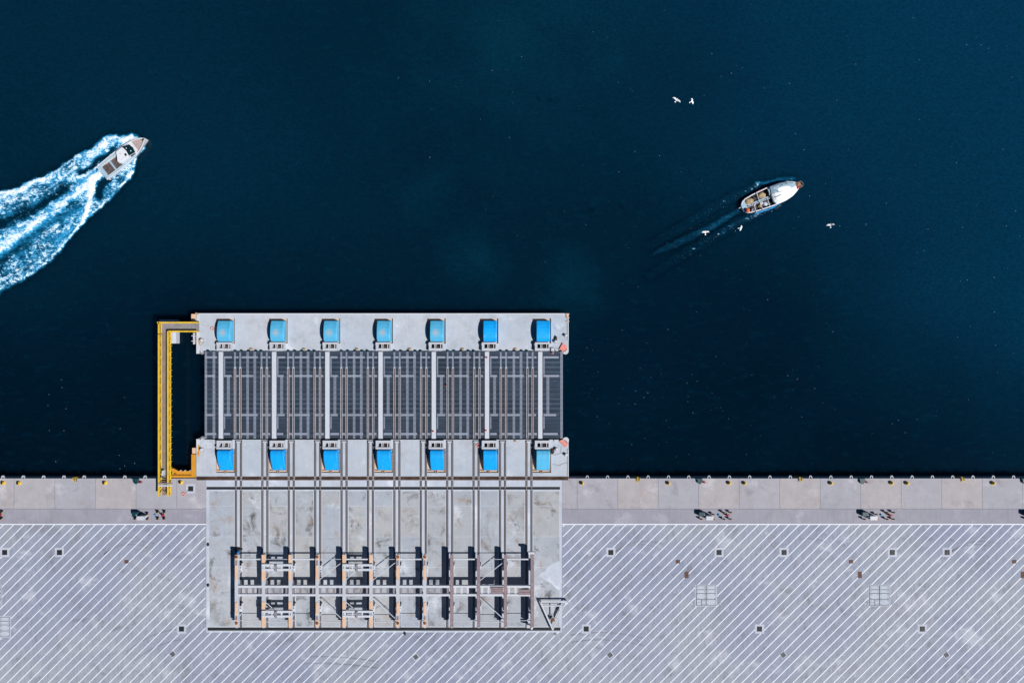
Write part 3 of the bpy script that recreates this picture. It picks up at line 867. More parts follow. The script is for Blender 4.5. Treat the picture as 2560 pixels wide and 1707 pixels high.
def triframe():
    z = 0.85
    A, B, C = P(1350.5,1502.8,z), P(1415.5,1502.8,z), P(1382,1572.5,z)
    root = thing("triangular_frame", "pale steel triangular towing frame pointing down at the corner of the apron", "towing frame", P(1382,1530,0))
    for a, b, w in ((A,B,0.30),(A,C,0.27)):
        m = MB(); m.beam(a, b, w, 0.25); obj("side_bar", m, M['lightgrey'], root)
    m = MB(); m.beam(B, C, 0.16, 0.24); m.beam(P(1404,1516,z-.05), P(1386,1559,z-.05), 0.22, 0.2); m.beam(P(1392,1547,z), P(1386.5,1547,z), 0.14)
    obj("side_bar", m, M['lightgrey'], root)
    m = MB(); m.beam(P(1357.5,1513,z-.02), P(1408,1513,z-.02), 0.2, 0.2); obj("cross_bar", m, M['lightgrey'], root)
    m = MB(); m.beam(P(1382.3,1514,z-.05), P(1382.3,1541,z-.05), 0.16); m.beam(P(1382.3,1541,z-.05), P(1378,1545,z-.05), 0.1); m.beam(P(1382.3,1541,z-.05), P(1386.5,1546,z-.05), 0.1)
    obj("draw_bar", m, M['grey'], root)
    m = MB(); m.pbox(1377.3,1545.3,1386.5,1552.2,0.3,z+.05); obj("hitch_block", m, M['rustdisc'], root)
    for p in (A, B, C):
        m = MB(); m.cyl(p[0], p[1], 0.0, z+0.02, 0.17, 10); obj("wheel_post", m, M['grey'], root)
    m = MB(); m.cyl(A[0]+0.1, A[1]+0.12, z, z+0.45, 0.05, 6); m.cyl(B[0]+0.35, B[1]+0.05, z-.2, z+0.45, 0.05, 6)
    obj("handle", m, M['red'], root)
triframe()
m = MB()
for p, q in (((1336.3,1500,1.7),(1335.3,1528,0.0)), ((1340.3,1500,1.7),(1337.8,1528,0.0))): m.beam(P(*p), P(*q), 0.10)
for i in range(8):
    t = (i+0.5)/8; m.beam(P(1336.3-t,1500+28*t,1.7*(1-t)), P(1340.3-2.5*t,1500+28*t,1.7*(1-t)), 0.05)
tag(obj("ladder", m, M['lightgrey']), "short ladder leaning on the last brown cradle beam", "ladder")

# ------------------------------------------------------------------ yellow gangway
GZ0, GZ1 = 0.85, 1.80
def gangway():
    root = thing("gangway", "long yellow truss gangway with brown deck bridging from the quay to the seaward deck", "gangway", P(420,1010,0))
    def truss(a, b, step=23.0):
        L = math.hypot(b[0]-a[0], b[1]-a[1]); n = max(2, round(L/step))
        A = Vector((*P(*a)[:2], 0)); B = Vector((*P(*b)[:2], 0)); u = (B-A).normalized()*0.15
        m = MB(); m.beam(A+Vector((0,0,GZ1))-u, B+Vector((0,0,GZ1))+u, 0.31, 0.16); t = obj("top_chord", m, M['yellow'], root)
        m = MB(); m.beam(A+Vector((0,0,GZ0))-u, B+Vector((0,0,GZ0))+u, 0.22, 0.2); obj("bottom_chord", m, M['yellow'], root)
        m = MB()
        for i in range(n):
            p, q = A.lerp(B, i/n), A.lerp(B, (i+1)/n)
            m.beam(p+Vector((0,0,GZ0+0.1)), p+Vector((0,0,GZ1-0.08)), 0.06)
            m.beam(p+Vector((0,0,GZ0+0.1)), q+Vector((0,0,GZ1-0.1)), 0.055)
        m.beam(B+Vector((0,0,GZ0+0.1)), B+Vector((0,0,GZ1-0.08)), 0.10)
        obj("web_bracing", m, M['yellow'], root)
    truss((409,836),(409,1233)); truss((431.5,830),(431.5,1233))
    truss((407,807),(502,807), 12); truss((434,828.7),(502,828.7), 12)
    truss((409,808),(409,834), 13)
    m = MB(); m.pbox(403.5,830,426.2,1237,0.68,0.80); obj("walk_deck", m, M['deckbrown'], root)
    m = MB(); m.pbox(403.5,805,498,829.9,0.68,0.80); obj("walk_deck", m, M['deckgrey'], root)
    m = MB(); y = 836.0; i = 0
    while y < 1230:
        m.beam(P(405.5,y,0.82), P(424.5,y,0.82), 0.06, 0.04)
        if y > 1050: m.beam(P(405.5 if i % 2 else 424.5,y,0.83), P(424.5 if i % 2 else 405.5,y+11.5,0.83), 0.08, 0.04)
        y += 11.5; i += 1
    for i, x in enumerate((404,425,447,469,490)):
        m.beam(P(x,807,0.82), P(x,828,0.82), 0.07, 0.04)
        if i < 4: m.beam(P(x,808 if i % 2 == 0 else 828,0.83), P(x+21.5,828 if i % 2 == 0 else 808,0.83), 0.06, 0.04)
    obj("deck_rib", m, M['midgrey'], root)
    y = 848.0
    while y < 1180:
        m = MB(); m.pbox(427.2,y,429.0,y+1.6,1.0,1.25); obj("rail_lug", m, M['yellow'], root); y += 15.2
    m = MB(); m.pbox(395.2,1212.0,430.8,1215.4,1.8,2.0); obj("portal_beam", m, M['girder'], root)
    m = MB(); m.pbox(395.8,1206.4,430.8,1209.2,1.75,1.95); obj("portal_beam", m, M['midgrey'], root)
    m = MB(); m.pbox(404.5,1176,406.2,1189,0.8,1.9); obj("gate_post", m, M['girder'], root)
    m = MB(); m.tube([P(400,1188,1.7),P(404,1192,1.6),P(408,1195,1.2),P(414,1196,1.0),P(419,1199,1.0)], 0.06); m.tube([P(401,1230,1.2),P(406,1222,1.0),P(412,1228,1.0),P(417,1221,1.0)], 0.05)
    obj("hose", m, M['black'], root)
gangway()
o = MB(); o.pbox(398,799,440,858.5,-4.0,-0.95); o.pbox(427.5,830,434,854.5,-0.95,-0.7)
bevel(tag(obj("pile_cap", o, M['girder']), "pale concrete support block in the water under the gangway corner", "support"), 0.06)
m = MB(); m.pbox(478.3,785,490,802.5,-2.8,-0.08); m.pbox(478.3,785,479.4,802.5,-0.08,-0.02); 
tag(obj("tan_fender", m, M['peach']), "tan fender panel on the seaward deck corner next to the gangway end", "fender")
root = thing("fender_pole", "pale upright fender pole with two cross bars beside the gangway landing", "fender", P(485,846,-0.3))
m = MB(); m.pbox(482.8,832,487.2,860.5,-0.5,-0.2); obj("pole", m, M['cabinet'], root)
for y in (838.5, 851.5):
    m = MB(); m.pbox(478.8,y,489.5,y+1.8,-0.2,-0.1); obj("cross_bar", m, M['girder'], root)
root = thing("orange_fender", "orange L shaped steel fender frame between the gangway and the landward deck", "fender", P(470,1180,-0.2))
m = MB(); m.pbox(478.6,1135.2,490,1193.0,-1.2,-0.05); obj("upright", m, M['orange'], root)
m = MB(); m.pbox(427.5,1188.2,478.6,1193.0,-1.0,-0.10); obj("lower_arm", m, M['orange'], root)
m = MB()
m.prism([P(x,y,-.1)[:2] for x, y in ((427.5,1170.5),(434,1170.5),(446,1177),(478.6,1177),(478.6,1184.4),(443,1184.4),(427.5,1176.5))], -0.6, -0.1)
m.pbox(427.5,1184.9,478.6,1186.4,-0.6,-0.14)
obj("upper_arm", m, M['orange'], root)
m = MB(); m.pbox(430.8,1177.5,433.4,1184.5,-0.6,-0.16); obj("stay", m, M['yellow'], root)
for x in (451, 462, 475):
    m = MB(); m.pbox(x-1,1175,x+1,1177,-0.4,0.05); obj("pin", m, M['girder'], root)
m = MB(); m.pbox(480.6,1119.2,489.6,1133.2,-2.0,-0.15)
tag(obj("fender_block", m, M['peach']), "small square orange tan fender block just above the orange frame", "fender")

# ------------------------------------------------------------------ deck furniture
def once(build, places, group=None):
    """build(label, location) the first time, then copies"""
    first = None
    for loc, lab in places:
        if first is None:
            first = build(lab, loc)
            if group: first['group'] = group
            KIDS[first.name] = list(first.children)
            for c in first.children: KIDS[c.name] = list(c.children)
        else: dup(first, Vector(loc), lab)

def b_cone(lab, loc):
    r = thing("traffic_cone", lab, "traffic cone", loc)
    m = MB(); m.box(-0.2,-0.2,0,0.2,0.2,0.04); obj("base", m, M['salmon'], r, local=True)
    m = MB(); m.lathe(0,0,[(0.15,0.04),(0.13,0.2),(0.06,0.55),(0.03,0.62)],12); obj("cone", m, M['pink'], r, True, local=True)
    return r
once(b_cone, [(P(1117,963,PZ+.07),"small pink cone on the fifth white girder, near its middle"),
              (P(1083,1077.5,PZ+.07),"small pink cone at the bottom of the fifth white girder"),
              (P(1214.5,1075.5,PZ+.07),"small pink cone at the bottom of the sixth white girder"),
              (P(1217,893.5,PZ+.07),"small pink cone at the top of the sixth white girder"),
              (P(1381.5,882,PZ+.03),"small pink cone on the slats by the salmon corner fender")], "pink cones on the lift platform")

def b_ring(lab, loc):
    m = MB(); m.torus((0,0,0.09),0.30,0.085,20,8); o = obj("lifebuoy", m, M['salmon'], None, True); o.location = loc
    tag(o, lab, "lifebuoy"); return o
once(b_ring, [(P(459,1234,0.0),"round salmon lifebuoy lying on the quay slab near the drain grate"),
              (P(531.5,821,0.0),"round pinkish lifebuoy beside the first seaward blue cover"),
              (P(1194.5,1112.5,0.0),"round salmon lifebuoy beside the sixth landward hoist head")], "lifebuoys lying on the concrete")
m = MB(); m.tube([P(463,1232,.03),P(466,1231,.03),P(468.5,1226,.03),P(471,1223,.03)],0.035)
tag(obj("rope", m, M['black']), "thin dark line running from the lifebuoy to the drain grate", "rope")

def b_bracket(lab, loc):
    m = MB(); m.box(-0.22,-0.16,0,0.22,0.16,0.30); m.box(-0.30,-0.05,0.30,0.02,0.06,0.42)
    o = obj("corner_bracket", m, M['ochre']); o.location = loc; tag(o, lab, "bracket"); return o
once(b_bracket, [(P(629.5+132.0*k,872.5,0), "small tan bracket on the deck edge between the %s and %s seaward hoists" % (ORD[k], ORD[k+1])) for k in range(6)],
     "tan brackets along the deck edge")
m = MB(); m.box(-0.2,-0.12,0,0.2,0.12,0.25); o = obj("corner_bracket", m, M['ochre']); o.location = P(1288.5,1102,0)
tag(o, "small tan bracket on the landward deck edge between the sixth and seventh hoists", "bracket")

def b_dbollard(lab, loc):
    r = thing("mooring_bollard", lab, "bollard", loc)
    m = MB(); m.lathe(0,0,[(0.30,0.0),(0.30,0.05),(0.2,0.06),(0.2,0.42),(0.30,0.50),(0.30,0.60),(0.1,0.66)],14); obj("post", m, M['cabinet'], r, True, local=True)
    m = MB(); m.box(-0.34,-0.34,0,0.34,0.34,0.03); obj("foot_plate", m, M['midgrey'], r, local=True)
    return r
once(b_dbollard, [(P(506,850,0),"small pale bollard beside the orange hose on the seaward deck"),
                  (P(1388.5,853.5,0),"small pale bollard close to the last deep blue cover"),
                  (P(1414,838.5,0),"small pale bollard near the outer edge of the seaward deck"),
                  (P(505.5,1122.5,0),"small pale bollard beside the orange bar on the landward deck"),
                  (P(1391,1121.5,0),"small pale bollard near the worn pale blue cover"),
                  (P(1414.5,1135.5,0),"small pale bollard near the outer edge of the landward deck")], "small bollards on the lift decks")
m = MB(); m.tube([P(497.5,846,.05),P(497.3,853,.05),P(499,862,.05)],0.16); m.tube([P(499,858,.05),P(503,853,.06),P(509,850,.05),P(510,856,.05),P(504,861,.05),P(500,866,.05)],0.05)
tag(obj("orange_hose", m, M['ochre']), "orange hose and loose line coiled at the gangway end of the seaward deck", "hose")
m = MB(); m.pbox(495.2,1112,498.0,1139,0.0,0.18); m.pbox(493.5,1131,496.5,1134,0.0,0.3)
tag(obj("orange_bar", m, M['orange']), "thin orange bar lying on the landward deck near the orange frame", "bar")
m = MB(); m.tube([P(1386,1104,.02),P(1392,1098,.02)],0.03); m.tube([P(1394,1112,.02),P(1403,1116,.02),P(1402,1131,.02),P(1396,1135,.02),P(1384,1137,.02)],0.04); m.tube([P(1402,1131,.02),P(1408,1135,.02)],0.04)
m.tube([P(1382,1160.5,.02),P(1392,1161.5,.02),P(1398,1163.5,.02),P(1404,1160,.02),P(1412,1157,.02),P(1420,1156.5,.02)],0.045)
tag(obj("loose_cable", m, M['midgrey']), "grey cables lying loose beside the worn pale blue cover", "cable")
def roller(lab, px, py, sg):
    r = thing("corner_fender", lab, "fender", P(px,py,0), group="salmon corner fenders")
    pl = [(-13,-1),(-3,-19),(7,-12),(8,-2),(-2,4)] if sg > 0 else [(-13,2),(-6,-2),(6,3),(9,13),(3,18)]
    m = MB(); m.prism([P(px+a,py+b,0.25)[:2] for a, b in pl], 0.10, 0.30); bevel(obj("fender_plate", m, M['salmon'], r), 0.05)
    m = MB(); c = P(px+4,py+(2 if sg > 0 else 0),0); m.cyl(c[0],c[1],-0.75,0.10,0.62,18); obj("rubber_wheel", m, M['cabinet'], r)
    m = MB(); m.tube([P(px-2,py+4,.32),P(px+4,py+1,.32),P(px+8,py-4,.32)] if sg > 0 else [P(px+3,py+1,.32),P(px+6,py+4,.32),P(px+8,py+8,.32)],0.06); obj("hinge_rod", m, M['darksteel'], r)
roller("salmon coloured corner fender at the seaward deck's outer end", 1409.5, 876, 1)
roller("salmon coloured corner fender at the landward deck's outer end", 1410.5, 1100, -1)
def wheel(lab, px, py, z):
    r = thing("roller_fender", lab, "fender", P(px,py,z), group="grey roller fenders")
    m = MB(); c = P(px,py,z); m.lathe(c[0],c[1],[(0.40,-0.6),(0.52,-0.5),(0.52,-0.15),(0.40,-0.06)],18); obj("rubber_wheel", m, M['midgrey'], r, True)
    m = MB(); m.cyl(c[0],c[1],-0.06,0.05,0.16,10); obj("hub", m, M['girder'], r)
    m = MB(); m.box(c[0]-0.75,c[1]-0.06,-0.3,c[0]-0.5,c[1]+0.06,-0.02); obj("arm", m, M['grey'], r)
wheel("grey roller fender at the inner corner of the seaward deck", 504.5, 879.5, 0)
wheel("grey roller fender at the inner corner of the landward deck", 505.5, 1096.5, 0)
m = MB(); m.pbox(1378,870,1386,877.5,0,0.55); m.pbox(1387,872,1396,877,0,0.25)
tag(obj("control_box", m, M['cabinet']), "grey control box on the deck between the last hoist head and the salmon fender", "box")
m = MB(); m.pbox(1385,1098.5,1396,1103.5,0,0.22)
bevel(tag(obj("control_box", m, M['cabinet']), "grey low box beside the landward salmon fender", "box"), 0.05)
root = thing("corner_guard", "cream metal guard at the far outer corner of the seaward deck", "guard", P(1418,786,0))
m = MB(); m.pbox(1413.5,783.6,1420,785.6,0.16,0.3); m.pbox(1416,786,1420.5,792,0.14,0.24); obj("guard_plate", m, M['peach'], root)
for y in (784, 793.5, 802):
    m = MB(); m.pbox(1416.5,y,1423.5,y+1.8,0.15,0.27); obj("bar", m, M['peach'], root)
root = thing("corner_guard", "cream metal stub at the seaward deck corner above the gangway end", "guard", P(490,783,0))
m = MB(); m.pbox(488.2,781.5,491.5,784.2,0.0,0.22); m.pbox(491.5,784.5,496.0,787.0,0.14,0.2); obj("guard_plate", m, M['ochre'], root)
for px, py, lab in ((1389,847,"dark lumpy heap beside the last deep blue cover"), (1381.5,1127,"dark brown heap beside the worn pale blue cover")):
    tag(lump(P(px,py,0), (0.32,0.62,0.5), int(px), name="dark_heap", mat=M['rust']), lab, "heap", "dark heaps beside the end hoists")

# ------------------------------------------------------------------ quay furniture
def b_yb(lab, loc):
    r = thing("quay_bollard", lab, "bollard", loc)
    m = MB(); m.lathe(0,0,[(0.42,0.0),(0.42,0.04),(0.24,0.07),(0.22,0.25),(0.34,0.33),(0.36,0.40),(0.30,0.44)],16); obj("post", m, M['yellow'], r, True, local=True)
    m = MB(); m.lathe(-0.10,0.06,[(0.25,0.42),(0.25,0.47),(0.14,0.50)],14); obj("shading", m, M['black'], r, True, local=True)  # black disc painted as the shaded side and shadow of the bollard
    return r
YB = [(9.5,1206.5),(48.8,1207),(263.6,1206.5),(453.5,1205)]
YR = [(1455,1207),(1670.5,1207),(1822,1206.5),(1860.5,1207),(2076,1207),(2227.5,1206.5),(2266,1207),(2481,1207)]
once(b_yb, [(P(x,y,0), "yellow mooring bollard with painted crown, %s along the quay to the left of the gangway" % ORD[2-i] if i < 3 else
             "bright yellow bollard by itself between the gangway and the lift") for i, (x, y) in enumerate(YB)] +
           [(P(x,y,0), "yellow mooring bollard with painted crown, %s along the quay right of the lift" % ORD[i]) for i, (x, y) in enumerate(YR)],
     "yellow bollards along the quay edge")

def b_fb(lab, loc):
    m = MB()
    m.beam((-0.31,0,0.0),(-0.12,0.54,0.0),0.11,0.25); m.beam((0.33,0,0.0),(0.13,0.54,0.0),0.11,0.25)
    m.box(-0.18,0.48,-0.10,0.19,0.58,0.12)
    o = obj("fender_bracket", m, M['lightgrey']); o.location = loc
    return tag(o, lab, "bracket")
FL = [8+50.75*k for k in range(8)]
FR = [1468+50.7*k for k in range(22)]
once(b_fb, [(P(x,QE,-0.22), "white A shaped bracket, %s on the quay edge leftward from the gangway" % ORD[7-i]) for i, x in enumerate(FL)] +
           [(P(x,QE,-0.22), "white A shaped bracket, %s on the quay edge rightward from the lift" % ORD[i]) for i, x in enumerate(FR)],
     "white fender brackets along the quay edge")

def b_lad(lab, loc):
    r = thing("quay_ladder", lab, "ladder", loc)
    for s in (-1, 1):
        m = MB(); m.tube([(s*0.30,0.15,-2.0),(s*0.30,0.15,0.25),(s*0.30,-0.1,0.35),(s*0.22,-0.55,0.06)],0.06); obj("stile", m, M['yellow'], r, local=True)
    m = MB()
    for z in (-1.6,-1.2,-0.8,-0.4,0.0): m.box(-0.3,0.11,z,0.3,0.19,z+0.06)
    for y in (-0.05,-0.30,-0.52): m.box(-0.28,y-0.05,0.08,0.28,y+0.05,0.16)
    obj("rung", m, M['yellow'], r, local=True)
    m = MB(); m.box(-0.36,-0.62,0.004,0.36,-0.02,0.016); obj("foot_plate", m, M['black'], r, local=True)
    return r
once(b_lad, [(P(187.8,QE,0),"yellow and black ladder head at the quay edge left of the gangway"),
             (P(1595.3,QE,0),"yellow and black ladder head, first at the quay edge right of the lift"),
             (P(2000.5,QE,0),"yellow and black ladder head, second at the quay edge right of the lift"),
             (P(2406,QE,0),"yellow and black ladder head, third at the quay edge right of the lift")], "ladder heads at the quay edge")

def b_shadow(lab, loc):
    r = thing("shadow_block", lab, "painted shadow", loc)
    m = MB(); m.prism([(-0.85,0.10),(0.55,0.10),(0.72,-0.25),(0.62,-0.55),(0.35,-1.05),(0.0,-1.02),(-0.35,-0.75),(-0.45,-0.1)],0,0.42); bevel(obj("shadow_body", m, M['teal'], r, local=True), 0.06)  # teal block drawn in the outline and colour of a cast shadow
    m = MB(); m.beam((0.5,-0.55,0.3),(1.15,-0.75,0.34),0.30,0.2); obj("hook", m, M['black'], r, local=True)
    m = MB(); m.beam((0.95,-0.62,0.42),(1.55,-0.74,0.40),0.12,0.12); m.box(0.6,-0.45,0.4,0.8,-0.3,0.5); obj("release_lever", m, M['red'], r, local=True)
    return r
once(b_shadow, [(P(340,QE,0),"teal painted shadow block with red lever, left of the gangway"),
             (P(1746.5,QE,0),"teal painted shadow block with red lever, nearest on the right of the lift"),
             (P(2152,QE,0),"teal painted shadow block with red lever, farther along on the right"),
             (P(2557.5,QE,0),"teal painted shadow block cut by the right picture edge")], "painted shadow blocks on the quay")

# service points: cabinet, coloured valve stand and guard posts with painted shade
def b_post(lab, loc):
    r = thing("guard_post", lab, "post", loc)
    m = MB(); m.tube([(-0.56,0.06,0.0),(-0.56,0.06,0.55),(-0.46,0.05,0.72),(-0.05,-0.02,0.75)],0.135,8); obj("post", m, M['black'], r, local=True)  # bend and black imitate the post's lean and shaded side
    m = MB(); m.tube([(-0.06,-0.02,0.75),(0.12,-0.06,0.74)],0.15,8); obj("lit_tip", m, M['ochre'], r, local=True)  # ochre stands for the sunlit top of the post
    return r
def b_cab(lab, loc):
    r = thing("service_cabinet", lab, "cabinet", loc)
    m = MB(); m.box(-0.65,-0.32,0,0.65,0.32,1.5); bevel(obj("body", m, M['cabinet'], r, local=True), 0.03)
    m = MB(); m.box(-0.72,-0.38,1.5,0.72,0.38,1.56); obj("roof", m, M['cabinet'], r, local=True)
    m = MB(); m.box(-0.6,-0.36,0.1,-0.02,-0.32,1.4); m.box(0.02,-0.36,0.1,0.6,-0.32,1.4); obj("door", m, M['lightgrey'], r, local=True)
    m = MB(); m.box(-2.0,0.25,0,-0.8,1.05,1.05); bevel(obj("cabinet_shadow", m, M['teal'], r, local=True), 0.05)  # teal box put in place of the cabinet's cast shadow
    m = MB(); m.cyl(-1.0,0.55,1.05,1.2,0.1,10); m.box(-0.1,-0.62,0.0,0.25,-0.40,0.3); obj("meter", m, M['girder'], r, local=True)
    return r
def b_valve(lab, loc):
    r = thing("hydrant", lab, "hydrant", loc)
    m = MB(); m.lathe(0,0,[(0.2,0),(0.2,0.08),(0.13,0.1),(0.13,0.55),(0.2,0.6),(0.16,0.75),(0.04,0.8)],12); m.beam((-0.3,0.0,0.42),(0.32,0.06,0.42),0.16); obj("body", m, M['red'], r, local=True)
    m = MB(); m.torus((0.28,0.1,0.62),0.2,0.04,14,6); obj("hand_wheel", m, M['red'], r, local=True)
    m = MB(); m.tube([(-0.2,0.05,0.1),(-0.6,0.3,0.12),(-0.95,0.62,0.1)],0.13,7); obj("hose", m, M['black'], r, local=True)
    return r
def b_bval(lab, loc):
    r = thing("water_point", lab, "valve", loc)
    m = MB(); m.lathe(0,0,[(0.24,0),(0.24,0.05),(0.16,0.08),(0.16,0.2),(0.05,0.3)],12); obj("cover", m, M['tarp'], r, True, local=True)
    return r
SITES = [(-406,"cut by the left picture edge"),(0,"left of the gangway"),(1407.5,"first right of the lift"),(1813,"second right of the lift"),(2218.5,"at the right picture edge")]
PST = [(375.5,1282.8,'upper right of cabinet'),(345.7,1294.5,'left of cabinet'),(376.3,1295.2,'lower right of cabinet'),
       (401.2,1278,'upper left of hydrant'),(418.6,1278,'upper right of hydrant'),(402,1294.5,'lower left of hydrant'),(417.8,1294.5,'lower right of hydrant')]
pl, cl, vl, bl = [], [], [], []
for dx, where in SITES:
    for x, y, nm in PST:
        if -8 < x+dx < 2568: pl.append((P(x+dx,y,0), "guard post with painted shade, %s, point %s" % (nm, where)))
    if dx != -406: cl.append((P(361.5+dx,1289.8,0), "pale box cabinet with painted shadow, point %s" % where))
    if dx != 2218.5: vl.append((P(409+dx,1286,0), "small red hydrant among guard posts, point %s" % where))
    if dx not in (-406, 2218.5): bl.append((P(388+dx,1285.5,0), "small blue water point cover, service point %s" % where))
once(b_post, pl, "guard posts with painted shade at the service points")
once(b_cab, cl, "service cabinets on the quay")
once(b_valve, vl, "red hydrants on the quay")
once(b_bval, bl, "blue water points on the quay")

def b_grate(lab, loc):
    r = thing("drain_grate", lab, "drain", loc)
    m = MB()
    m.sheet([(-0.92,-0.92),(0.92,-0.92),(0.92,0.92),(-0.92,0.92)],0.012); obj("surround", m, M['patch'], r, local=True)
    m = MB(); m.box(-0.51,-0.51,0.0,0.51,0.51,0.018); obj("pit", m, M['groove'], r, local=True)
    m = MB()
    for i in range(5): m.box(-0.46,-0.42+0.19*i,0.018,0.46,-0.365+0.19*i,0.05)
    m.box(-0.03,-0.46,0.05,0.03,0.46,0.06)
    obj("bars", m, M['darksteel'], r, local=True)
    return r
U, L_ = "upper row", "lower row"
once(b_grate, [(P(12,1380,0),"square black drain grate in a pale patch, upper row, by the left picture edge"),
               (P(149,1380,0),"square black drain grate in a pale patch, upper row, between left edge and brown cover"),
               (P(454,1571,0),"square black drain grate in a pale patch, lower left of the apron corner"),
               (P(1527,1380,0),"square black drain grate in a pale patch, upper row, first right of the apron"),
               (P(1797.5,1380,0),"square black drain grate in a pale patch, upper row, second right of the apron"),
               (P(1960,1380,0),"square black drain grate in a pale patch, upper row, third right of the apron"),
               (P(2230.5,1380,0),"square black drain grate in a pale patch, upper row, fourth right of the apron"),
               (P(2367.5,1380,0),"square black drain grate in a pale patch, upper row, farthest right"),
               (P(1465.5,1571,0),"square black drain grate in a pale patch, lower row, nearest right of the apron"),
               (P(1898.5,1571,0),"square black drain grate in a pale patch, lower row, middle one on the right"),
               (P(2305.5,1571,0),"square black drain grate in a pale patch, lower row, farthest right")], "drain grates in the striped yard")
g = b_grate("square grey drain grate on the slab by the salmon lifebuoy", P(477,1221,0)); g['group'] = "drain grates in the striped yard"
def b_dia(lab, loc):
    r = thing("manhole_cover", lab, "manhole", loc, math.radians(35))
    m = MB(); m.box(-0.60,-0.60,0,0.60,0.60,0.014); obj("frame", m, M['patch'], r, local=True)
    m = MB(); m.box(-0.45,-0.45,0.0,0.45,0.45,0.03); m.box(-0.04,-0.25,0.03,0.04,0.25,0.04); obj("lid", m, M['grategrey'], r, local=True)
    return r
once(b_dia, [(P(1525,1636,0),"grey diamond turned manhole cover, left one in the right yard"),
             (P(1958,1636,0),"grey diamond turned manhole cover, middle one in the right yard"),
             (P(2365.5,1636,0),"grey diamond turned manhole cover, right one in the right yard"),
             (P(1039.5,1641,0),"grey diamond turned manhole cover below the apron's bottom drain"),
             (P(432,1634,0),"grey manhole cover below the left yard's lower drain grate")], "turned manhole covers")
def b_br(lab, loc):
    m = MB(); m.box(-0.42,-0.34,0,0.42,0.34,0.02); m.box(-0.36,-0.28,0.02,0.36,0.28,0.03)
    o = obj("brown_cover", m, M['graterust']); o.location = loc; return tag(o, lab, "cover")
once(b_br, [(P(316.5,1403,0),"small brown square cover in the left yard"),
            (P(1694.5,1403,0),"small brown square cover, first in the right yard"),
            (P(2127.5,1403,0),"small brown square cover, second in the right yard"),
            (P(2535,1403,0),"small brown square cover near the right picture edge")], "small brown square covers")
def b_br2(lab, loc):
    m = MB(); m.box(-0.40,-0.64,0,0.40,0.64,0.02); m.box(-0.36,-0.58,0.02,0.36,-0.02,0.03); m.box(-0.36,0.02,0.02,0.36,0.58,0.03)
    o = obj("long_brown_cover", m, M['graterust']); o.location = loc; return tag(o, lab, "cover")
once(b_br2, [(P(1716.5,1436,0),"taller brown cover above the left panelled hatch of the right yard"),
             (P(2149.5,1436,0),"taller brown cover above the right panelled hatch of the right yard"),
             (P(2556.5,1436,0),"taller brown cover cut by the right picture edge")], "taller brown covers")
def b_sq(lab, loc):
    m = MB(); m.box(-0.24,-0.24,0,0.24,0.24,0.012,0); m.box(-0.19,-0.19,0.012,0.19,0.19,0.02,1)
    o = obj("marker_cover", m, [M['joint'], M['patch']]); o.location = loc; return tag(o, lab, "cover")
once(b_sq, [(P(1730,1508.5,0),"tiny pale square cover at the left of the right yard's first hatch"),
            (P(1800,1508.5,0),"tiny pale square cover at the right of the right yard's first hatch"),
            (P(2163,1508.5,0),"tiny pale square cover at the left of the right yard's second hatch"),
            (P(2233,1508.5,0),"tiny pale square cover at the right of the right yard's second hatch")], "tiny square covers beside the hatches")
def b_hatch(lab, loc):
    r = thing("panel_hatch", lab, "hatch", loc)
    k = 0.08
    m = MB(); m.box(-27*k,-27*k,0,27*k,27*k,0.010); obj("surround", m, M['patch'], r, local=True)
    m = MB(); m.box(-25*k,-25*k,0.0,25*k,25*k,0.016); obj("gap", m, M['groove'], r, local=True)
    plates = [(-24.4,15.0,-0.6,24.4,0),(0.6,15.0,24.4,24.4,0),(-24.2,5.6,-0.5,14.4,0),(0.6,5.6,24.4,14.4,0),
              (-24.0,-9.4,-0.4,5.0,1),(0.6,-9.4,24.4,5.0,1),(-23.8,-24.2,-12.0,-10.0,0),(-11.3,-24.2,-0.3,-10.0,1),(0.6,-24.2,24.6,-10.0,1)]
    for a, b, c, d, t in plates:
        m = MB(); m.box((a+.35)*k,(b+.35)*k,0.016,(c-.35)*k,(d-.35)*k,0.04); p = obj("plate", m, M['apron'], r, local=True)
        for x in (a+3.2, c-3.2):
            if t: bs = [(x-1.6, y-.5, x+1.6, y+.5) for y in (b+3, d-3)]
            else: bs = [(x-.6, (b+d)/2-1.4, x+.6, (b+d)/2+1.4)]
            for q in bs:
                m = MB(); m.box(q[0]*k,q[1]*k,0.04,q[2]*k,q[3]*k,0.044); obj("lift_slot", m, M['groove'], p, local=True)
    return r
once(b_hatch, [(P(1765,1487.5,0),"square hatch of nine pale plates, nearer the apron in the right yard"),
               (P(2198,1487.5,0),"square hatch of nine pale plates, farther right in the right yard"),
               (P(0,1566,0),"hatch of pale plates half cut by the left picture edge"),
               (P(-21.5,1487.5,0),"hatch barely showing at the left picture edge above the larger one")], "panelled hatches in the yard")
for px, py, lab in ((1012,1582,"small dark lump on the hatch lines under the apron's bottom edge"), (520.5,1461.5,"small dark lump at the apron's left edge, lower one"), (520.5,1360,"small dark lump at the apron's left edge, upper one")):
    tag(lump(P(px,py,0), (0.24,0.34,0.3), int(px), name="dark_lump", mat=M['black']), lab, "lump")
m = MB(); p = P(1388,1583.5,0); m.torus((p[0],p[1],0.06),0.22,0.05,16,6); m.cyl(p[0],p[1],0.0,0.04,0.2,14)
tag(obj("round_lid", m, M['midgrey']), "small round ringed lid right under the triangular frame", "cover")

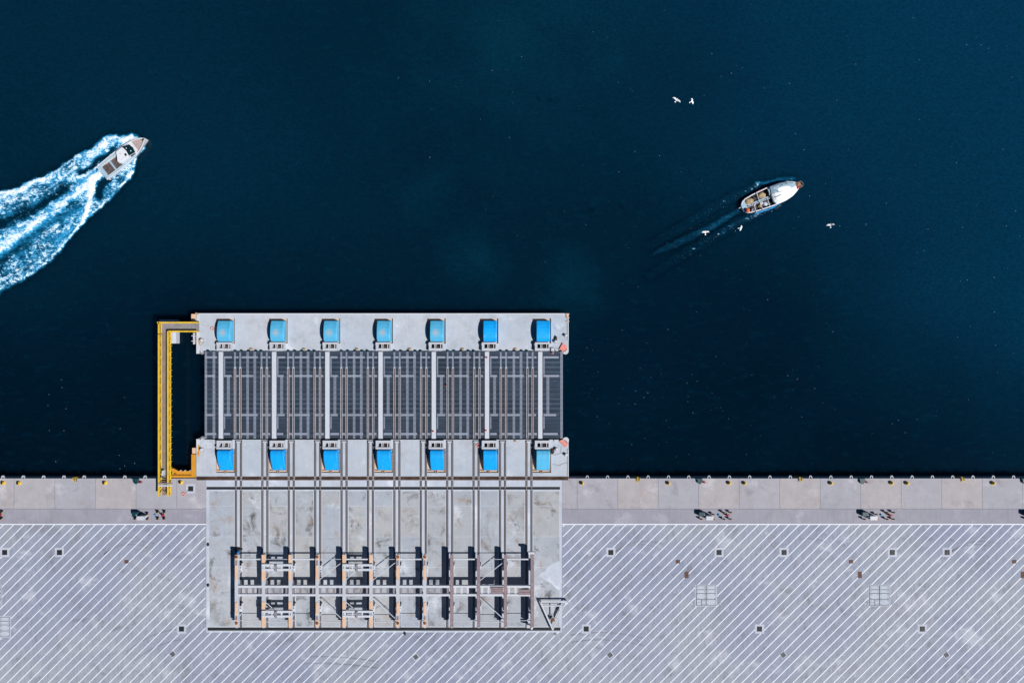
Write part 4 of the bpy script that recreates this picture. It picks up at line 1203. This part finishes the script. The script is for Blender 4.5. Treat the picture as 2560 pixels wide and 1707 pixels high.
# ------------------------------------------------------------------ boats
def loft(stn, zk=-0.5):
    """stations (x, half width at the deck, half width at the water, deck height) -> closed hull sides with an open top"""
    m = MB(); vs = []
    for x, wd, ww, hd in stn:
        vs += [(x,wd,hd),(x,(wd+ww)/2*1.02,hd*0.5),(x,ww,0.0),(x,0,zk),(x,-ww,0.0),(x,-(wd+ww)/2*1.02,hd*0.5),(x,-wd,hd)]
    fs = []
    for i in range(len(stn)-1):
        for j in range(6): fs.append((i*7+j,i*7+j+1,(i+1)*7+j+1,(i+1)*7+j))
    fs.append((0,6,5,4,3,2,1))
    m.add(vs, fs); return m
def interp(stn, x, c):
    for a, b in zip(stn, stn[1:]):
        if a[0] <= x <= b[0]:
            t = (x-a[0])/(b[0]-a[0]); return a[c]+(b[c]-a[c])*t
    return stn[-1][c]
def ring(stn, x0, x1, inner, z=0.0, n=24, zt=None):
    """deck between the hull edge and an inner half width, both sides"""
    m = MB()
    for s in (1, -1):
        for i in range(n):
            a, b = x0+(x1-x0)*i/n, x0+(x1-x0)*(i+1)/n
            pa, pb = interp(stn,a,1), interp(stn,b,1); ha, hb = interp(stn,a,3)+z, interp(stn,b,3)+z
            ia, ib = min(inner(a),pa), min(inner(b),pb)
            q = [(a,s*ia,ha),(b,s*ib,hb),(b,s*pb,hb),(a,s*pa,ha)]
            m.add(q, [(0,1,2,3) if s > 0 else (3,2,1,0)])
    return m
def dome(poly, z0, z1, inset, m=0):
    b = MB(); cx = sum(p[0] for p in poly)/len(poly); cy = sum(p[1] for p in poly)/len(poly); n = len(poly)
    def shr(k): return [(cx+(p[0]-cx)*k, cy+(p[1]-cy)*k) for p in poly]
    rows = [(poly,z0),(shr(1.0),z0+(z1-z0)*0.6),(shr(1-inset*0.4),z0+(z1-z0)*0.88),(shr(1-inset),z1)]
    vs = [(x,y,z) for r, z in rows for x, y in r]; fs = []
    for j in range(3):
        for i in range(n): fs.append((j*n+i,j*n+(i+1)%n,(j+1)*n+(i+1)%n,(j+1)*n+i))
    fs.append(tuple(range(3*n,4*n))); b.add(vs, fs); return b

def cruiser():
    a = P(254.5,434,-1.6); b = P(366.0,348.0,-1.6)
    ang = math.atan2(b[1]-a[1], b[0]-a[0])
    root = thing("motor_cruiser", "white motor cruiser with brown open cockpit speeding ahead of a broad foaming wake", "boat",
                 ((a[0]+b[0])/2,(a[1]+b[1])/2,WZ), ang)
    L = math.hypot(b[0]-a[0], b[1]-a[1])/2
    st = [(-L,1.72,1.55,0.95),(-L*.7,1.80,1.62,0.97),(-L*.3,1.83,1.6,1.02),(0.1*L,1.80,1.5,1.10),(0.4*L,1.60,1.15,1.2),(0.62*L,1.28,0.8,1.28),(0.8*L,0.84,0.42,1.35),(0.92*L,0.42,0.16,1.4),(L,0.03,0.0,1.45)]
    obj("hull", loft(st), M['gelwhite'], root, True, local=True)
    m = ring(st, -L*.98, L*.995, lambda x: max(0.0, interp(st,x,1)-0.17), 0.03); obj("gunwale", m, M['gelwhite'], root, local=True)
    m = MB()
    m.v = []; r1 = ring(st, -L*.98, L*.60, lambda x: 1.22 if x < .15*L else 1.22-(x-.15*L)*0.09, -0.02); obj("side_deck", r1, M['gelblue'], root, local=True)
    m = ring(st, L*.46, L*.93, lambda x: 0.0, 0.0); fd = obj("foredeck", m, M['teak'], root, local=True)
    m = MB()
    for x in (0.58*L, 0.68*L): m.box(x-.012,-1.0 if x < .6*L else -.8,1.30,x+.012,1.0 if x < .6*L else .8,1.325)
    m.box(0.5*L,-.01,1.30,0.9*L,.01,1.335); obj("plank_seam", m, M['midgrey'], fd, local=True)
    m = MB(); m.box(-L*.86,-1.22,0.25,-L*.22,1.22,0.42); obj("cockpit_floor", m, M['cockpit'], root, local=True)
    m = MB(); m.box(-L*.86,1.20,0.42,-L*.1,1.26,1.0); m.box(-L*.86,-1.26,0.42,-L*.1,-1.20,1.0); obj("coaming", m, M['gelwhite'], root, local=True)
    m = MB(); m.box(-L*.545,-1.2,0.42,-L*.49,1.2,0.88); obj("bench_back", m, M['gelblue'], root, local=True)
    for q in ((-L*.83,0.2,0.42,-L*.72,1.1,0.7), (-L*.42,-1.1,0.42,-L*.28,-0.3,0.62)):
        m = MB(); m.box(*q); obj("seat", m, M['cockpit'], root, local=True)
    m = MB(); m.box(-L*.985,-1.45,0.3,-L*.86,1.45,0.80); obj("stern_platform", m, M['gelblue'], root, local=True)
    m = MB(); m.box(-L*1.02,-1.5,0.25,-L*.985,1.5,0.55); obj("transom_step", m, M['glass'], root, local=True)
    roof = [(-L*.24,-1.0),(-L*.18,-1.20),(L*.2,-1.18),(L*.23,-0.7),(L*.245,0),(L*.23,0.7),(L*.2,1.18),(-L*.05,1.20),(-L*.10,1.0),(-L*.14,0.4),(-L*.20,-0.2),(-L*.25,-0.6)]
    cr = obj("cabin_roof", dome(roof, 1.0, 2.05, 0.10), M['gelwhite'], root, local=True)
    m = MB(); m.box(L*.10,-0.82,2.05,L*.17,-0.34,2.08); obj("roof_hatch", m, M['glass'], cr, local=True)
    m = MB(); m.box(-L*.1,-0.96,2.05,L*.18,-0.92,2.07); m.tube([(L*.02,0.1,2.05),(L*.02,0.1,2.35)],0.05); obj("roof_rail", m, M['midgrey'], cr, local=True)
    ws = MB()
    vs = [(L*.20,-1.20,2.0),(L*.235,0,2.02),(L*.20,1.20,2.0),(L*.42,-1.05,1.30),(L*.46,0,1.34),(L*.42,1.05,1.30)]
    ws.add(vs, [(0,3,4,1),(1,4,5,2)]); ws.add([(x,y,z-0.06) for x,y,z in vs], [(1,4,3,0),(2,5,4,1)])
    w = obj("windscreen", ws, M['glass'], root, local=True)
    m = MB()
    for y in (-1.2,0,1.2):
        m.beam((L*.20+0.03,y,2.03),(L*.43,y*.88,1.34),0.05)
    m.box(L*.27,0.35,1.86,L*.30,0.55,1.90); m.box(L*.33,-0.55,1.68,L*.36,-0.35,1.74); obj("screen_frame", m, M['gelwhite'], w, local=True)
    m = ring(st, L*.40, L*.54, lambda x: 0.0, 0.05); obj("screen_coaming", m, M['gelwhite'], root, local=True)
    m = MB(); m.tube([(L*.985,0.05,1.5),(L*.9,0.45,1.72),(L*.7,1.05,1.70),(L*.5,1.45,1.6)],0.03); m.tube([(L*.985,-0.05,1.5),(L*.9,-0.45,1.72),(L*.7,-1.05,1.70),(L*.5,-1.45,1.6)],0.03)
    obj("bow_rail", m, M['grey'], root, local=True)
    m = MB(); m.box(L*.88,-0.12,1.42,L*.96,0.12,1.55); m.tube([(L*.86,-.25,1.44),(L*.9,0.1,1.5),(L*.86,.3,1.44)],0.04); obj("anchor", m, M['darksteel'], root, local=True)
    m = MB()
    for x in (-L*.9, -L*.35):
        for s in (1,-1): m.cyl(x, s*1.88, 0.5, 1.0, 0.12, 10)
    obj("side_fender", m, M['gelwhite'], root, True, local=True)
    return root, ang, L
CR, CANG, CL_ = cruiser()

def fishing_boat():
    a = P(1855,520.5,-1.6); b = P(1997,463.0,-1.6)
    ang = math.atan2(b[1]-a[1], b[0]-a[0]); L = math.hypot(b[0]-a[0], b[1]-a[1])/2
    root = thing("fishing_boat", "white fishing boat with a rounded white canopy and open net well, followed by gulls", "boat",
                 ((a[0]+b[0])/2,(a[1]+b[1])/2,WZ), ang)
    st = [(-L,0.55,0.4,0.95),(-L*.94,1.15,0.95,0.93),(-L*.8,1.55,1.35,0.9),(-L*.5,1.82,1.65,0.9),(0,2.0,1.78,0.95),(0.4*L,1.95,1.6,1.08),(0.65*L,1.62,1.15,1.25),(0.83*L,1.05,0.6,1.4),(0.94*L,0.55,0.2,1.5),(L,0.12,0.02,1.6)]
    obj("hull", loft(st), M['gelwhite'], root, True, local=True)
    m = ring(st, -L*.99, L*.99, lambda x: max(0.0, interp(st,x,1)-0.2), 0.05, 30); obj("gunwale", m, M['gelwhite'], root, local=True)
    m = ring(st, -L*.99, -L*.82, lambda x: 0.0, 0.0); obj("stern_deck", m, M['gelblue'], root, local=True)
    m = MB(); m.box(-L*.88,-1.5,0.2,-L*.02,1.6,0.35); obj("well_floor", m, M['darknet'], root, local=True)
    m = MB(); m.box(-L*.78,-0.22,0.35,0.05*L,0.24,0.78); obj("centre_walkway", m, M['gelblue'], root, local=True)
    m = MB(); m.box(-L*.80,-0.28,0.9,0.0,-0.18,1.0); obj("rail_pole", m, M['lightgrey'], root, local=True)
    can = []
    for i in range(13):
        x = L*(0.06+0.78*i/12); can.append((x, interp(st,x,1)-0.16 if x < .55*L else (interp(st,x,1)-0.16)))
    poly = [(x,w) for x, w in can] + [(L*.87,0.0)] + [(x,-w) for x, w in reversed(can)] + [(L*.0,-1.2),(L*.02,0.3)]
    dm = dome(poly, 1.0, 2.0, 0.5); n_ = len(poly)
    dm.m = [1 if k < 3*n_ and k >= n_ and poly[k % n_][1] > 0.2 else 0 for k in range(len(dm.f))]  # port facets tinted blue as the canopy's shaded side
    c = obj("canopy", dm, [M['canopy'], M['gelblue']], root, False, local=True)
    m = MB(); m.box(L*.50,0.78,1.80,L*.60,1.22,1.90); obj("deck_hatch", m, M['glass'], c, local=True)
    m = MB(); m.box(-L*.02,0.45,1.0,L*.30,1.5,1.35); m.box(L*.02,-1.6,0.95,L*.2,-0.9,1.3); obj("side_locker", m, M['gelblue'], c, local=True)
    m = MB(); m.box(L*.22,1.1,1.70,L*.30,1.35,1.86); m.box(L*.34,0.95,1.8,L*.44,1.3,1.93); m.box(L*.12,-1.35,1.55,L*.19,-1.1,1.78); obj("roof_window", m, M['glass'], c, local=True)
    m = MB(); m.beam((L*.06,-0.62,2.02),(L*.28,-0.5,2.1),0.08); m.beam((0.3*L,-0.9,1.99),(0.42*L,-0.95,1.99),0.06); m.tube([(L*.25,0.1,2.0),(L*.25,0.1,3.2)],0.045); obj("roof_pole", m, M['grey'], c, local=True)
    for x, y0, y1_ in ((-L*.62,-1.9,-0.2),(-L*.40,-1.95,1.85),(-L*.14,-1.75,-0.15),(-L*.02,0.3,1.7)):
        m = MB(); m.beam((x-0.05,y0,1.12),(x+0.05,y1_,1.12),0.11); obj("cross_pole", m, M['girder'], root, local=True)
    m = MB(); m.box(L*.86,-0.55,1.5,L*1.03,0.5,1.62); bp = obj("bow_platform", m, M['bowwood'], root, local=True)
    m = MB(); m.box(L*.84,-0.62,1.45,L*.98,-0.32,1.70); m.box(L*.86,-0.28,1.62,L*.9,0.1,1.75); obj("bow_trim", m, M['red'], bp, local=True)
    m = MB(); m.tube([(L*.9,0.55,1.6),(L*1.02,0.55,2.0),(L*1.07,0.0,2.0),(L*1.02,-0.55,2.0),(L*.9,-0.6,1.6)],0.05); m.box(L*.9,0.12,1.62,L*1.0,0.22,1.85); obj("bow_rail", m, M['ochre'], bp, local=True)
    m = MB(); m.tube([(-L*.2,-2.1,0.7),(-L*.02,-2.3,0.55),(L*.18,-2.05,0.8)],0.07); m.prism([(-L*.66,-1.86),(-L*.2,-2.02),(L*.17,-2.0),(L*.1,-2.28),(-L*.2,-2.35),(-L*.6,-2.15)],0.35,0.62)
    obj("side_tarp", m, M['tarp'], root, local=True)
    m = MB(); m.tube([(-L*1.0,0.25,0.7),(-L*1.08,0.22,0.5)],0.10); m.tube([(-L*.93,0.2,1.0),(-L*1.02,0.25,0.95)],0.06); obj("rudder_head", m, M['girder'], root, local=True)
    m = MB(); m.box(-L*.30,1.86,0.7,-L*.22,2.02,1.0); obj("side_light", m, M['red'], root, local=True)
    def at(x, y, z): 
        c_, s_ = math.cos(ang), math.sin(ang); l = root.location
        return (l.x+x*c_-y*s_, l.y+x*s_+y*c_, WZ+z)
    def turned(o): return o
    tag(lump(at(-L*.25,0.95,0.4), (0.95,0.62,1.0), 11, 22, 9, 0.22, "net_heap", M['net']), "tan fishing net heaped in the middle of the boat well on its far side", "net", "net heaps in the fishing boat")
    tag(lump(at(-L*.70,0.72,0.4), (1.0,0.72,0.95), 12, 22, 9, 0.28, "net_heap", M['net']), "tan fishing net heaped near the stern of the fishing boat", "net", "net heaps in the fishing boat")
    tag(lump(at(-L*.22,-0.95,0.36), (0.6,0.45,0.6), 13, 18, 8, 0.3, "catch_heap", M['girder']), "pale crumpled heap among the crates on the fishing boat's near side", "heap")
    tag(lump(at(-L*.5,0.85,0.36), (0.5,0.5,0.5), 17, 18, 8, 0.3, "dark_net_heap", M['darknet']), "dark net lying between the two tan net heaps", "net")
    m = MB(); m.lathe(0,0,[(0.05,0.0),(0.36,0.14),(0.46,0.4),(0.36,0.68),(0.08,0.8)],16); o = obj("float_buoy", m, M['buoy'], None, True); o.location = at(-L*.88,-0.85,0.85)
    tag(o, "round orange float lying at the stern of the fishing boat", "buoy")
    m = MB(); m.torus((0,0,0),0.34,0.07,16,6); m.torus((0.1,0.06,0.08),0.28,0.06,16,6); o = obj("rope_coil", m, M['cabinet']); o.location = at(-L*.60,-0.18,0.9)
    tag(o, "pale rope coil on the fishing boat's walkway near the stern", "rope")
    m = MB(); m.lathe(0,0,[(0.3,0.0),(0.34,0.5),(0.28,0.52),(0.26,0.1)],14); o = obj("bucket", m, M['girder']); o.location = at(-L*.69,-1.3,0.5)
    tag(o, "pale round tub beside the orange float on the fishing boat", "tub")
    for x, y, q in ((-L*.42,-1.0,1),(-L*.33,-0.6,2)):
        m = MB(); m.box(-.32,-.22,0,.32,.22,.3); m.box(-.27,-.17,.28,.27,.17,.32); o = obj("fish_crate", m, M['ochre'] if q == 1 else M['grey']); o.location = at(x,y,0.36); o.rotation_euler = (0,0,ang+0.2*q)
        tag(o, "%s fish crate in the near side of the fishing boat well" % ("tan" if q == 1 else "grey"), "crate")
fishing_boat()

# ------------------------------------------------------------------ wakes: thin raised water sheets, foam and aeration held as attributes
def seg_d(px, py, pts):
    """distance to a polyline and the position 0..1 along it"""
    best = np.full(px.shape, 1e9); tt = np.zeros(px.shape); n = len(pts)-1
    for i in range(n):
        ax, ay = pts[i]; bx_, by = pts[i+1]; dx, dy = bx_-ax, by-ay
        t = np.clip(((px-ax)*dx+(py-ay)*dy)/(dx*dx+dy*dy), 0, 1)
        d = np.hypot(px-ax-t*dx, py-ay-t*dy)
        k = d < best; best = np.where(k, d, best); tt = np.where(k, (i+t)/n, tt)
    return best, tt
def vnoise(x, y, seed):
    g = np.random.default_rng(seed).random((64,64)); xi = np.floor(x).astype(int); yi = np.floor(y).astype(int)
    fx, fy = x-xi, y-yi; fx = fx*fx*(3-2*fx); fy = fy*fy*(3-2*fy)
    q = lambda a, b: g[a % 64, b % 64]
    return (q(xi,yi)*(1-fx)+q(xi+1,yi)*fx)*(1-fy)+(q(xi,yi+1)*(1-fx)+q(xi+1,yi+1)*fx)*fy
def fbm(x, y, s): return sum(vnoise(x*2**o+o*17, y*2**o+o*31, s+o)*0.5**o for o in range(4))/1.875
def wake(name, label, x0, x1, y0, y1_, step, fun):
    xs = np.arange(x0, x1+step, step); ys_ = np.arange(y0, y1_+step, step)
    X, Y = np.meshgrid(xs, ys_, indexing='ij'); foam, aer, zz = fun(X, Y)
    on = (foam > 0.005) | (aer > 0.01)
    nx, ny = X.shape
    cell = on[:-1,:-1] | on[1:,:-1] | on[:-1,1:] | on[1:,1:]
    I, J = np.nonzero(cell)
    idx = -np.ones((nx,ny), int); vs = []; fo = []; ae = []
    k = S*(H-WZ)/H
    def vid(i, j):
        if idx[i,j] < 0:
            idx[i,j] = len(vs); vs.append(((X[i,j]-1280)*k, (853.5-Y[i,j])*k, WZ+0.02+zz[i,j])); fo.append(foam[i,j]); ae.append(aer[i,j])
        return int(idx[i,j])
    fs = [(vid(i,j),vid(i,j+1),vid(i+1,j+1),vid(i+1,j)) for i, j in zip(I.tolist(), J.tolist())]
    me = bpy.data.meshes.new(name); me.from_pydata(vs, [], fs); me.materials.append(M['water'])
    a = me.attributes.new("foam", 'FLOAT', 'POINT'); a.data.foreach_set("value", fo)
    a = me.attributes.new("aer", 'FLOAT', 'POINT'); a.data.foreach_set("value", ae)
    a = me.attributes.new("sheet", 'FLOAT', 'POINT'); a.data.foreach_set("value", [1.0]*len(vs))
    me.polygons.foreach_set("use_smooth", [True]*len(fs))
    o = bpy.data.objects.new(name, me); COL.objects.link(o)
    return tag(o, label, kind='stuff')
TOP = [(-260,560),(-120,520),(0,479),(29,473),(70,452.5),(105.6,435),(141,423),(164,402.6),(190.6,385),(229,373),(240,353),(270,338),(317,334),(343,338),(361,347)]
BOT = [(361,352),(365,367),(352,388),(337,426),(325.5,449.5),(293,485),(258,523),(232,540.5),(217,555),(188,590),(152,631),(120,658),(88,687),(50,710),(0,740),(-120,815),(-260,900)]
def in_poly(X, Y, poly):
    r = np.zeros(X.shape, bool); n = len(poly); j = n-1
    for i in range(n):
        xi, yi = poly[i]; xj, yj = poly[j]
        c = ((yi > Y) != (yj > Y)) & (X < (xj-xi)*(Y-yi)/((yj-yi) or 1e-9)+xi); r ^= c; j = i
    return r
def g(d, w): return np.exp(-(d/w)**2)
def cruiser_wake(X, Y):
    wx = X+(fbm(X/22, Y/22, 1)-0.5)*16; wy = Y+(fbm(X/22, Y/22, 9)-0.5)*16
    inside = in_poly(wx, wy, TOP+BOT)
    de, _ = seg_d(wx, wy, TOP); db, _ = seg_d(wx, wy, BOT); d = np.minimum(de, db)
    sd = np.where(inside, d, -d)
    edge = np.clip(sd/7, 0, 1)
    # axis coordinates along the boat's track
    u = (X-250)*0.797-(Y-436)*0.604; 
    plume, t1 = seg_d(wx, wy, [(252,436),(205,476),(117,545),(0,620),(-260,770)])
    right, t2 = seg_d(wx, wy, [(246,445),(232,470),(217,535),(186,598)])
    upper, t3 = seg_d(wx, wy, [(232,440),(205,445),(103,449),(0,500),(-260,600)])
    gapA, _ = seg_d(wx, wy, [(168,470),(125,500),(88,520),(0,566),(-260,680)])
    gapB, _ = seg_d(wx, wy, [(192,503),(132,551),(73,595),(0,655),(-260,800)])
    gapC, _ = seg_d(wx, wy, [(292,366),(262,388),(238,408),(205,434)])
    gapD, _ = seg_d(wx, wy, [(268,452),(254,463),(245,490)])
    bow0, _ = seg_d(wx, wy, [(338,345),(290,350),(235,385)])
    f = 0.56*np.ones(X.shape)
    f += 0.30*g(plume, 7+11*t1)*(1-0.3*t1) + 0.4*g(plume, 5)*np.clip(1-t1*4, 0, 1) + 0.5*g(right, 6)+0.16*g(upper, 9)
    f -= 0.38*g(gapA, 10+8*np.clip(-u/400,0,1)) + 0.34*g(gapB, 9+6*np.clip(-u/400,0,1)) + 0.5*g(gapC, 6)+0.60*g(gapD, 8)
    f += 0.55*g(db-3, 3.5)*(X > 60) + 0.22*g(de-4, 4)
    sx, sy = X*0.797-Y*0.604, X*0.604+Y*0.797
    f += 0.40*(fbm(sx/46, sy/6, 71)-0.5)
    f += 0.34*(fbm(X/9, Y/9, 4)-0.5) + 0.30*(fbm(X/40, Y/40, 21)-0.5)
    f += 0.22*np.clip((X-300)/50, 0, 1)+0.12*g(bow0, 14)
    f = np.clip(f, 0.03, 1.15)*edge
    far = np.clip(1+(X+40)/220, 0.55, 1); f *= far
    a = 0.36*np.ones(X.shape)
    bow, _ = seg_d(wx, wy, [(338,345),(290,350),(235,385),(215,395)])
    low, _ = seg_d(wx, wy, [(215,530),(190,565),(160,610)])
    a += 0.95*g(plume, 13+12*t1) + 1.0*g(bow, 19) + 0.65*g(low, 20) + 0.45*g(upper, 10)
    a -= 0.5*g(gapA, 12) + 0.45*g(gapB, 11) + 0.8*g(gapC, 7)+0.8*g(gapD, 9)
    a += 0.6*(fbm(X/14, Y/14, 33)-0.5)
    a = np.clip(a, 0, 1.2)*np.clip(sd/4, 0, 1)
    z = 0.30*edge*(0.3+fbm(X/7, Y/7, 12))*np.clip(f, 0.15, 1)
    return np.where(sd > 0, f, 0), np.where(sd > 0, a, 0), np.where(sd > 0, z, 0)
wake("cruiser_wake", "broad white and turquoise foam wake spreading behind the motor cruiser", -256, 372, 320, 892, 2.0, cruiser_wake)

def fishing_wake(X, Y):
    wx = X+(fbm(X/16, Y/16, 41)-0.5)*7; wy = Y+(fbm(X/16, Y/16, 49)-0.5)*7
    mid, t1 = seg_d(wx, wy, [(1852,524),(1780,566),(1700,605),(1600,650)])
    low, t2 = seg_d(wx, wy, [(1960,500),(1930,520),(1880,540),(1838,560),(1780,596),(1700,640),(1625,690)])
    up, t3 = seg_d(wx, wy, [(1895,462),(1862,480),(1800,508),(1720,560),(1620,615)])
    bowu, _ = seg_d(wx, wy, [(1985,447),(1950,448),(1925,458),(1890,458)])
    f = 0.30*g(mid, 4+4*t1)*(1-0.9*t1) + 0.62*g(low, 4+7*t2)*(1-0.8*t2) + 0.42*g(up, 5+9*t3)*(1-0.8*t3) + 0.30*g(bowu, 3)
    f *= 0.35+1.2*fbm(X/5, Y/5, 55)
    a = 0.22*g(mid, 4+6*t1)*(1-0.97*t1) + 0.07*g(low, 6+5*t2)*(1-0.95*t2) + 0.2*g(bowu, 4)
    a *= 0.5+fbm(X/10, Y/10, 61)
    f = np.where(f < 0.06, 0, f); a = np.where(a < 0.03, 0, a)
    return np.clip(f, 0, 0.75), np.clip(a, 0, 0.7), 0.04*np.clip(f, 0, 1)
wake("fishing_boat_wake", "thin broken foam lines trailing behind the fishing boat", 1585, 2000, 430, 715, 2.0, fishing_wake)

# scattered white flecks, and foam along the fishing wake
m = MB()
fr = random.Random(21)
def fleck(px, py, r):
    x, y, _ = P(px, py, WZ); n = 5; a0 = fr.uniform(0, 6.28)
    vs = [(x+r*fr.uniform(.6,1.2)*math.cos(a0+6.283*i/n), y+r*fr.uniform(.6,1.2)*math.sin(a0+6.283*i/n), WZ+0.01) for i in range(n)] + [(x,y,WZ+0.05)]
    m.add(vs, [(i,(i+1)%n,n) for i in range(n)])
for _ in range(330):
    while True:
        px, py = fr.uniform(980, 2560), fr.uniform(10, 1180)
        w = 0.25+0.75*(px-980)/1580
        if py > 770 and px < 1430: continue
        if fr.random() < w: break
    fleck(px, py, fr.choice((0.022,0.028,0.033,0.04,0.055)))
for _ in range(90):
    fleck(fr.gauss(1640, 190), fr.gauss(960, 70), fr.choice((0.025,0.03,0.04,0.05)))
def along(pts, n, w0, w1, rmax, bias):
    for _ in range(n):
        t = fr.random()**bias
        if fr.random() < t*1.05: continue
        t *= len(pts)-1; i = min(int(t), len(pts)-2); u = t-i
        x = pts[i][0]+(pts[i+1][0]-pts[i][0])*u; y = pts[i][1]+(pts[i+1][1]-pts[i][1])*u; w = w0+(w1-w0)*t/(len(pts)-1)
        fleck(x+fr.gauss(0,w), y+fr.gauss(0,w*0.8), fr.uniform(0.02, rmax))
along([(1950,512),(1900,533),(1850,556),(1780,596),(1700,640),(1625,688)], 520, 3.0, 8, 0.06, 1.2)
along([(1895,466),(1850,486),(1800,510),(1720,560),(1640,605)], 300, 4, 10, 0.045, 1.2)
along([(1850,526),(1780,566),(1700,605),(1590,660)], 160, 3, 6, 0.04, 1.0)
for _ in range(14): fleck(fr.uniform(60, 380), fr.uniform(940, 1180), 0.05)
tag(obj("white_flecks", m, M['fleck']), "tiny white flecks scattered over the open water", kind='stuff')

# ------------------------------------------------------------------ gulls
def gull(label, px, py, z, head, roll, flap, span=1.42):
    """heading in degrees (0 = right, 90 = up the picture)"""
    root = thing("gull", label, "gull", P(px, py, z), 0.0, "gulls flying over the harbour")
    R = Matrix.Rotation(math.radians(head), 4, 'Z') @ Matrix.Rotation(math.radians(roll), 4, 'X')
    m = MB()
    prof = [(-0.30,0.015),(-0.22,0.05),(-0.08,0.085),(0.06,0.09),(0.16,0.06),(0.22,0.055),(0.27,0.05),(0.31,0.02)]
    n = 8; vs = []; fs = []
    for x, r in prof:
        for i in range(n):
            t = 2*math.pi*i/n; vs.append((x, r*math.cos(t), r*0.9*math.sin(t)))
    for j in range(len(prof)-1):
        for i in range(n): fs.append((j*n+i,j*n+(i+1)%n,(j+1)*n+(i+1)%n,(j+1)*n+i))
    fs.append(tuple(range(n))); fs.append(tuple(range(len(prof)*n-1,(len(prof)-1)*n-1,-1)))
    m.add(vs, fs, 0)
    m.add([(-0.24,-0.03,0.02),(-0.24,0.03,0.02),(-0.46,0.15,0.0),(-0.48,0,0.0),(-0.46,-0.15,0.0),(-0.24,0,-0.02)], [(0,1,2,3),(0,3,4),(5,3,2,1),(5,0,4,3)], 0)
    fl = math.radians(flap); h = span/2
    for s in (1, -1):
        st = [(0.03,0.13,-0.12,0),(0.22*h/0.7,0.20,-0.10,math.sin(fl)*0.22),(0.42*h/0.7,0.19,-0.06,math.sin(fl)*0.34),(0.60*h/0.7,0.10,-0.07,math.sin(fl)*0.36),(h,-0.09,-0.12,math.sin(fl)*0.34)]
        c = math.cos(fl)
        vs = []
        for y, xf, xb, zz in st:
            vs += [(xf,s*y*c,zz+0.02),(xb,s*y*c,zz+0.03),(xf,s*y*c,zz-0.005),(xb,s*y*c,zz+0.005)]
        fs = []; mi = []
        for i in range(4):
            a, b = i*4, i*4+4
            q = [(a,b,b+1,a+1),(a+3,b+3,b+2,a+2),(a,a+2,b+2,b),(a+1,b+1,b+3,a+3)]
            if s < 0: q = [tuple(reversed(k)) for k in q]
            m.add([], [], 0); fs.append((q, 2 if i == 3 else 1))
        o = len(m.v); m.v += vs
        for q, mt in fs:
            for k in q: m.f.append(tuple(v+o for v in k)); m.m.append(mt); m.t.append(0)
    m.v = [tuple(R @ Vector(v)) for v in m.v]
    obj("body", m, [M['gull'], M['gull'], M['gullgrey']], root, False, local=True)
    m = MB(); m.add([(0.30,0.012,0.0),(0.30,-0.012,0.0),(0.30,0,0.018),(0.385,0,-0.008)], [(0,1,3),(1,2,3),(2,0,3),(0,2,1)])
    m.v = [tuple(R @ Vector(v)) for v in m.v]; obj("beak", m, M['beak'], root, local=True)
gull("white gull with wings spread wide, left one of the upper pair", 1691.5, 250.5, 26, 55, -8, 8, 1.55)
gull("gull banking with raised wings, right one of the upper pair", 1729, 253, 26, 40, 52, 24, 1.45)
gull("white gull low over the fishing boat's wake, leftmost of the lower three", 1763, 581, 20, 95, 6, 20, 1.45)
gull("gull tilted on its side just behind the fishing boat's stern", 1851.5, 570, 20, 10, 58, 8, 1.5)
gull("gull flying alone to the lower right of the fishing boat's bow", 2076, 563, 20, 95, -22, 26, 1.5)
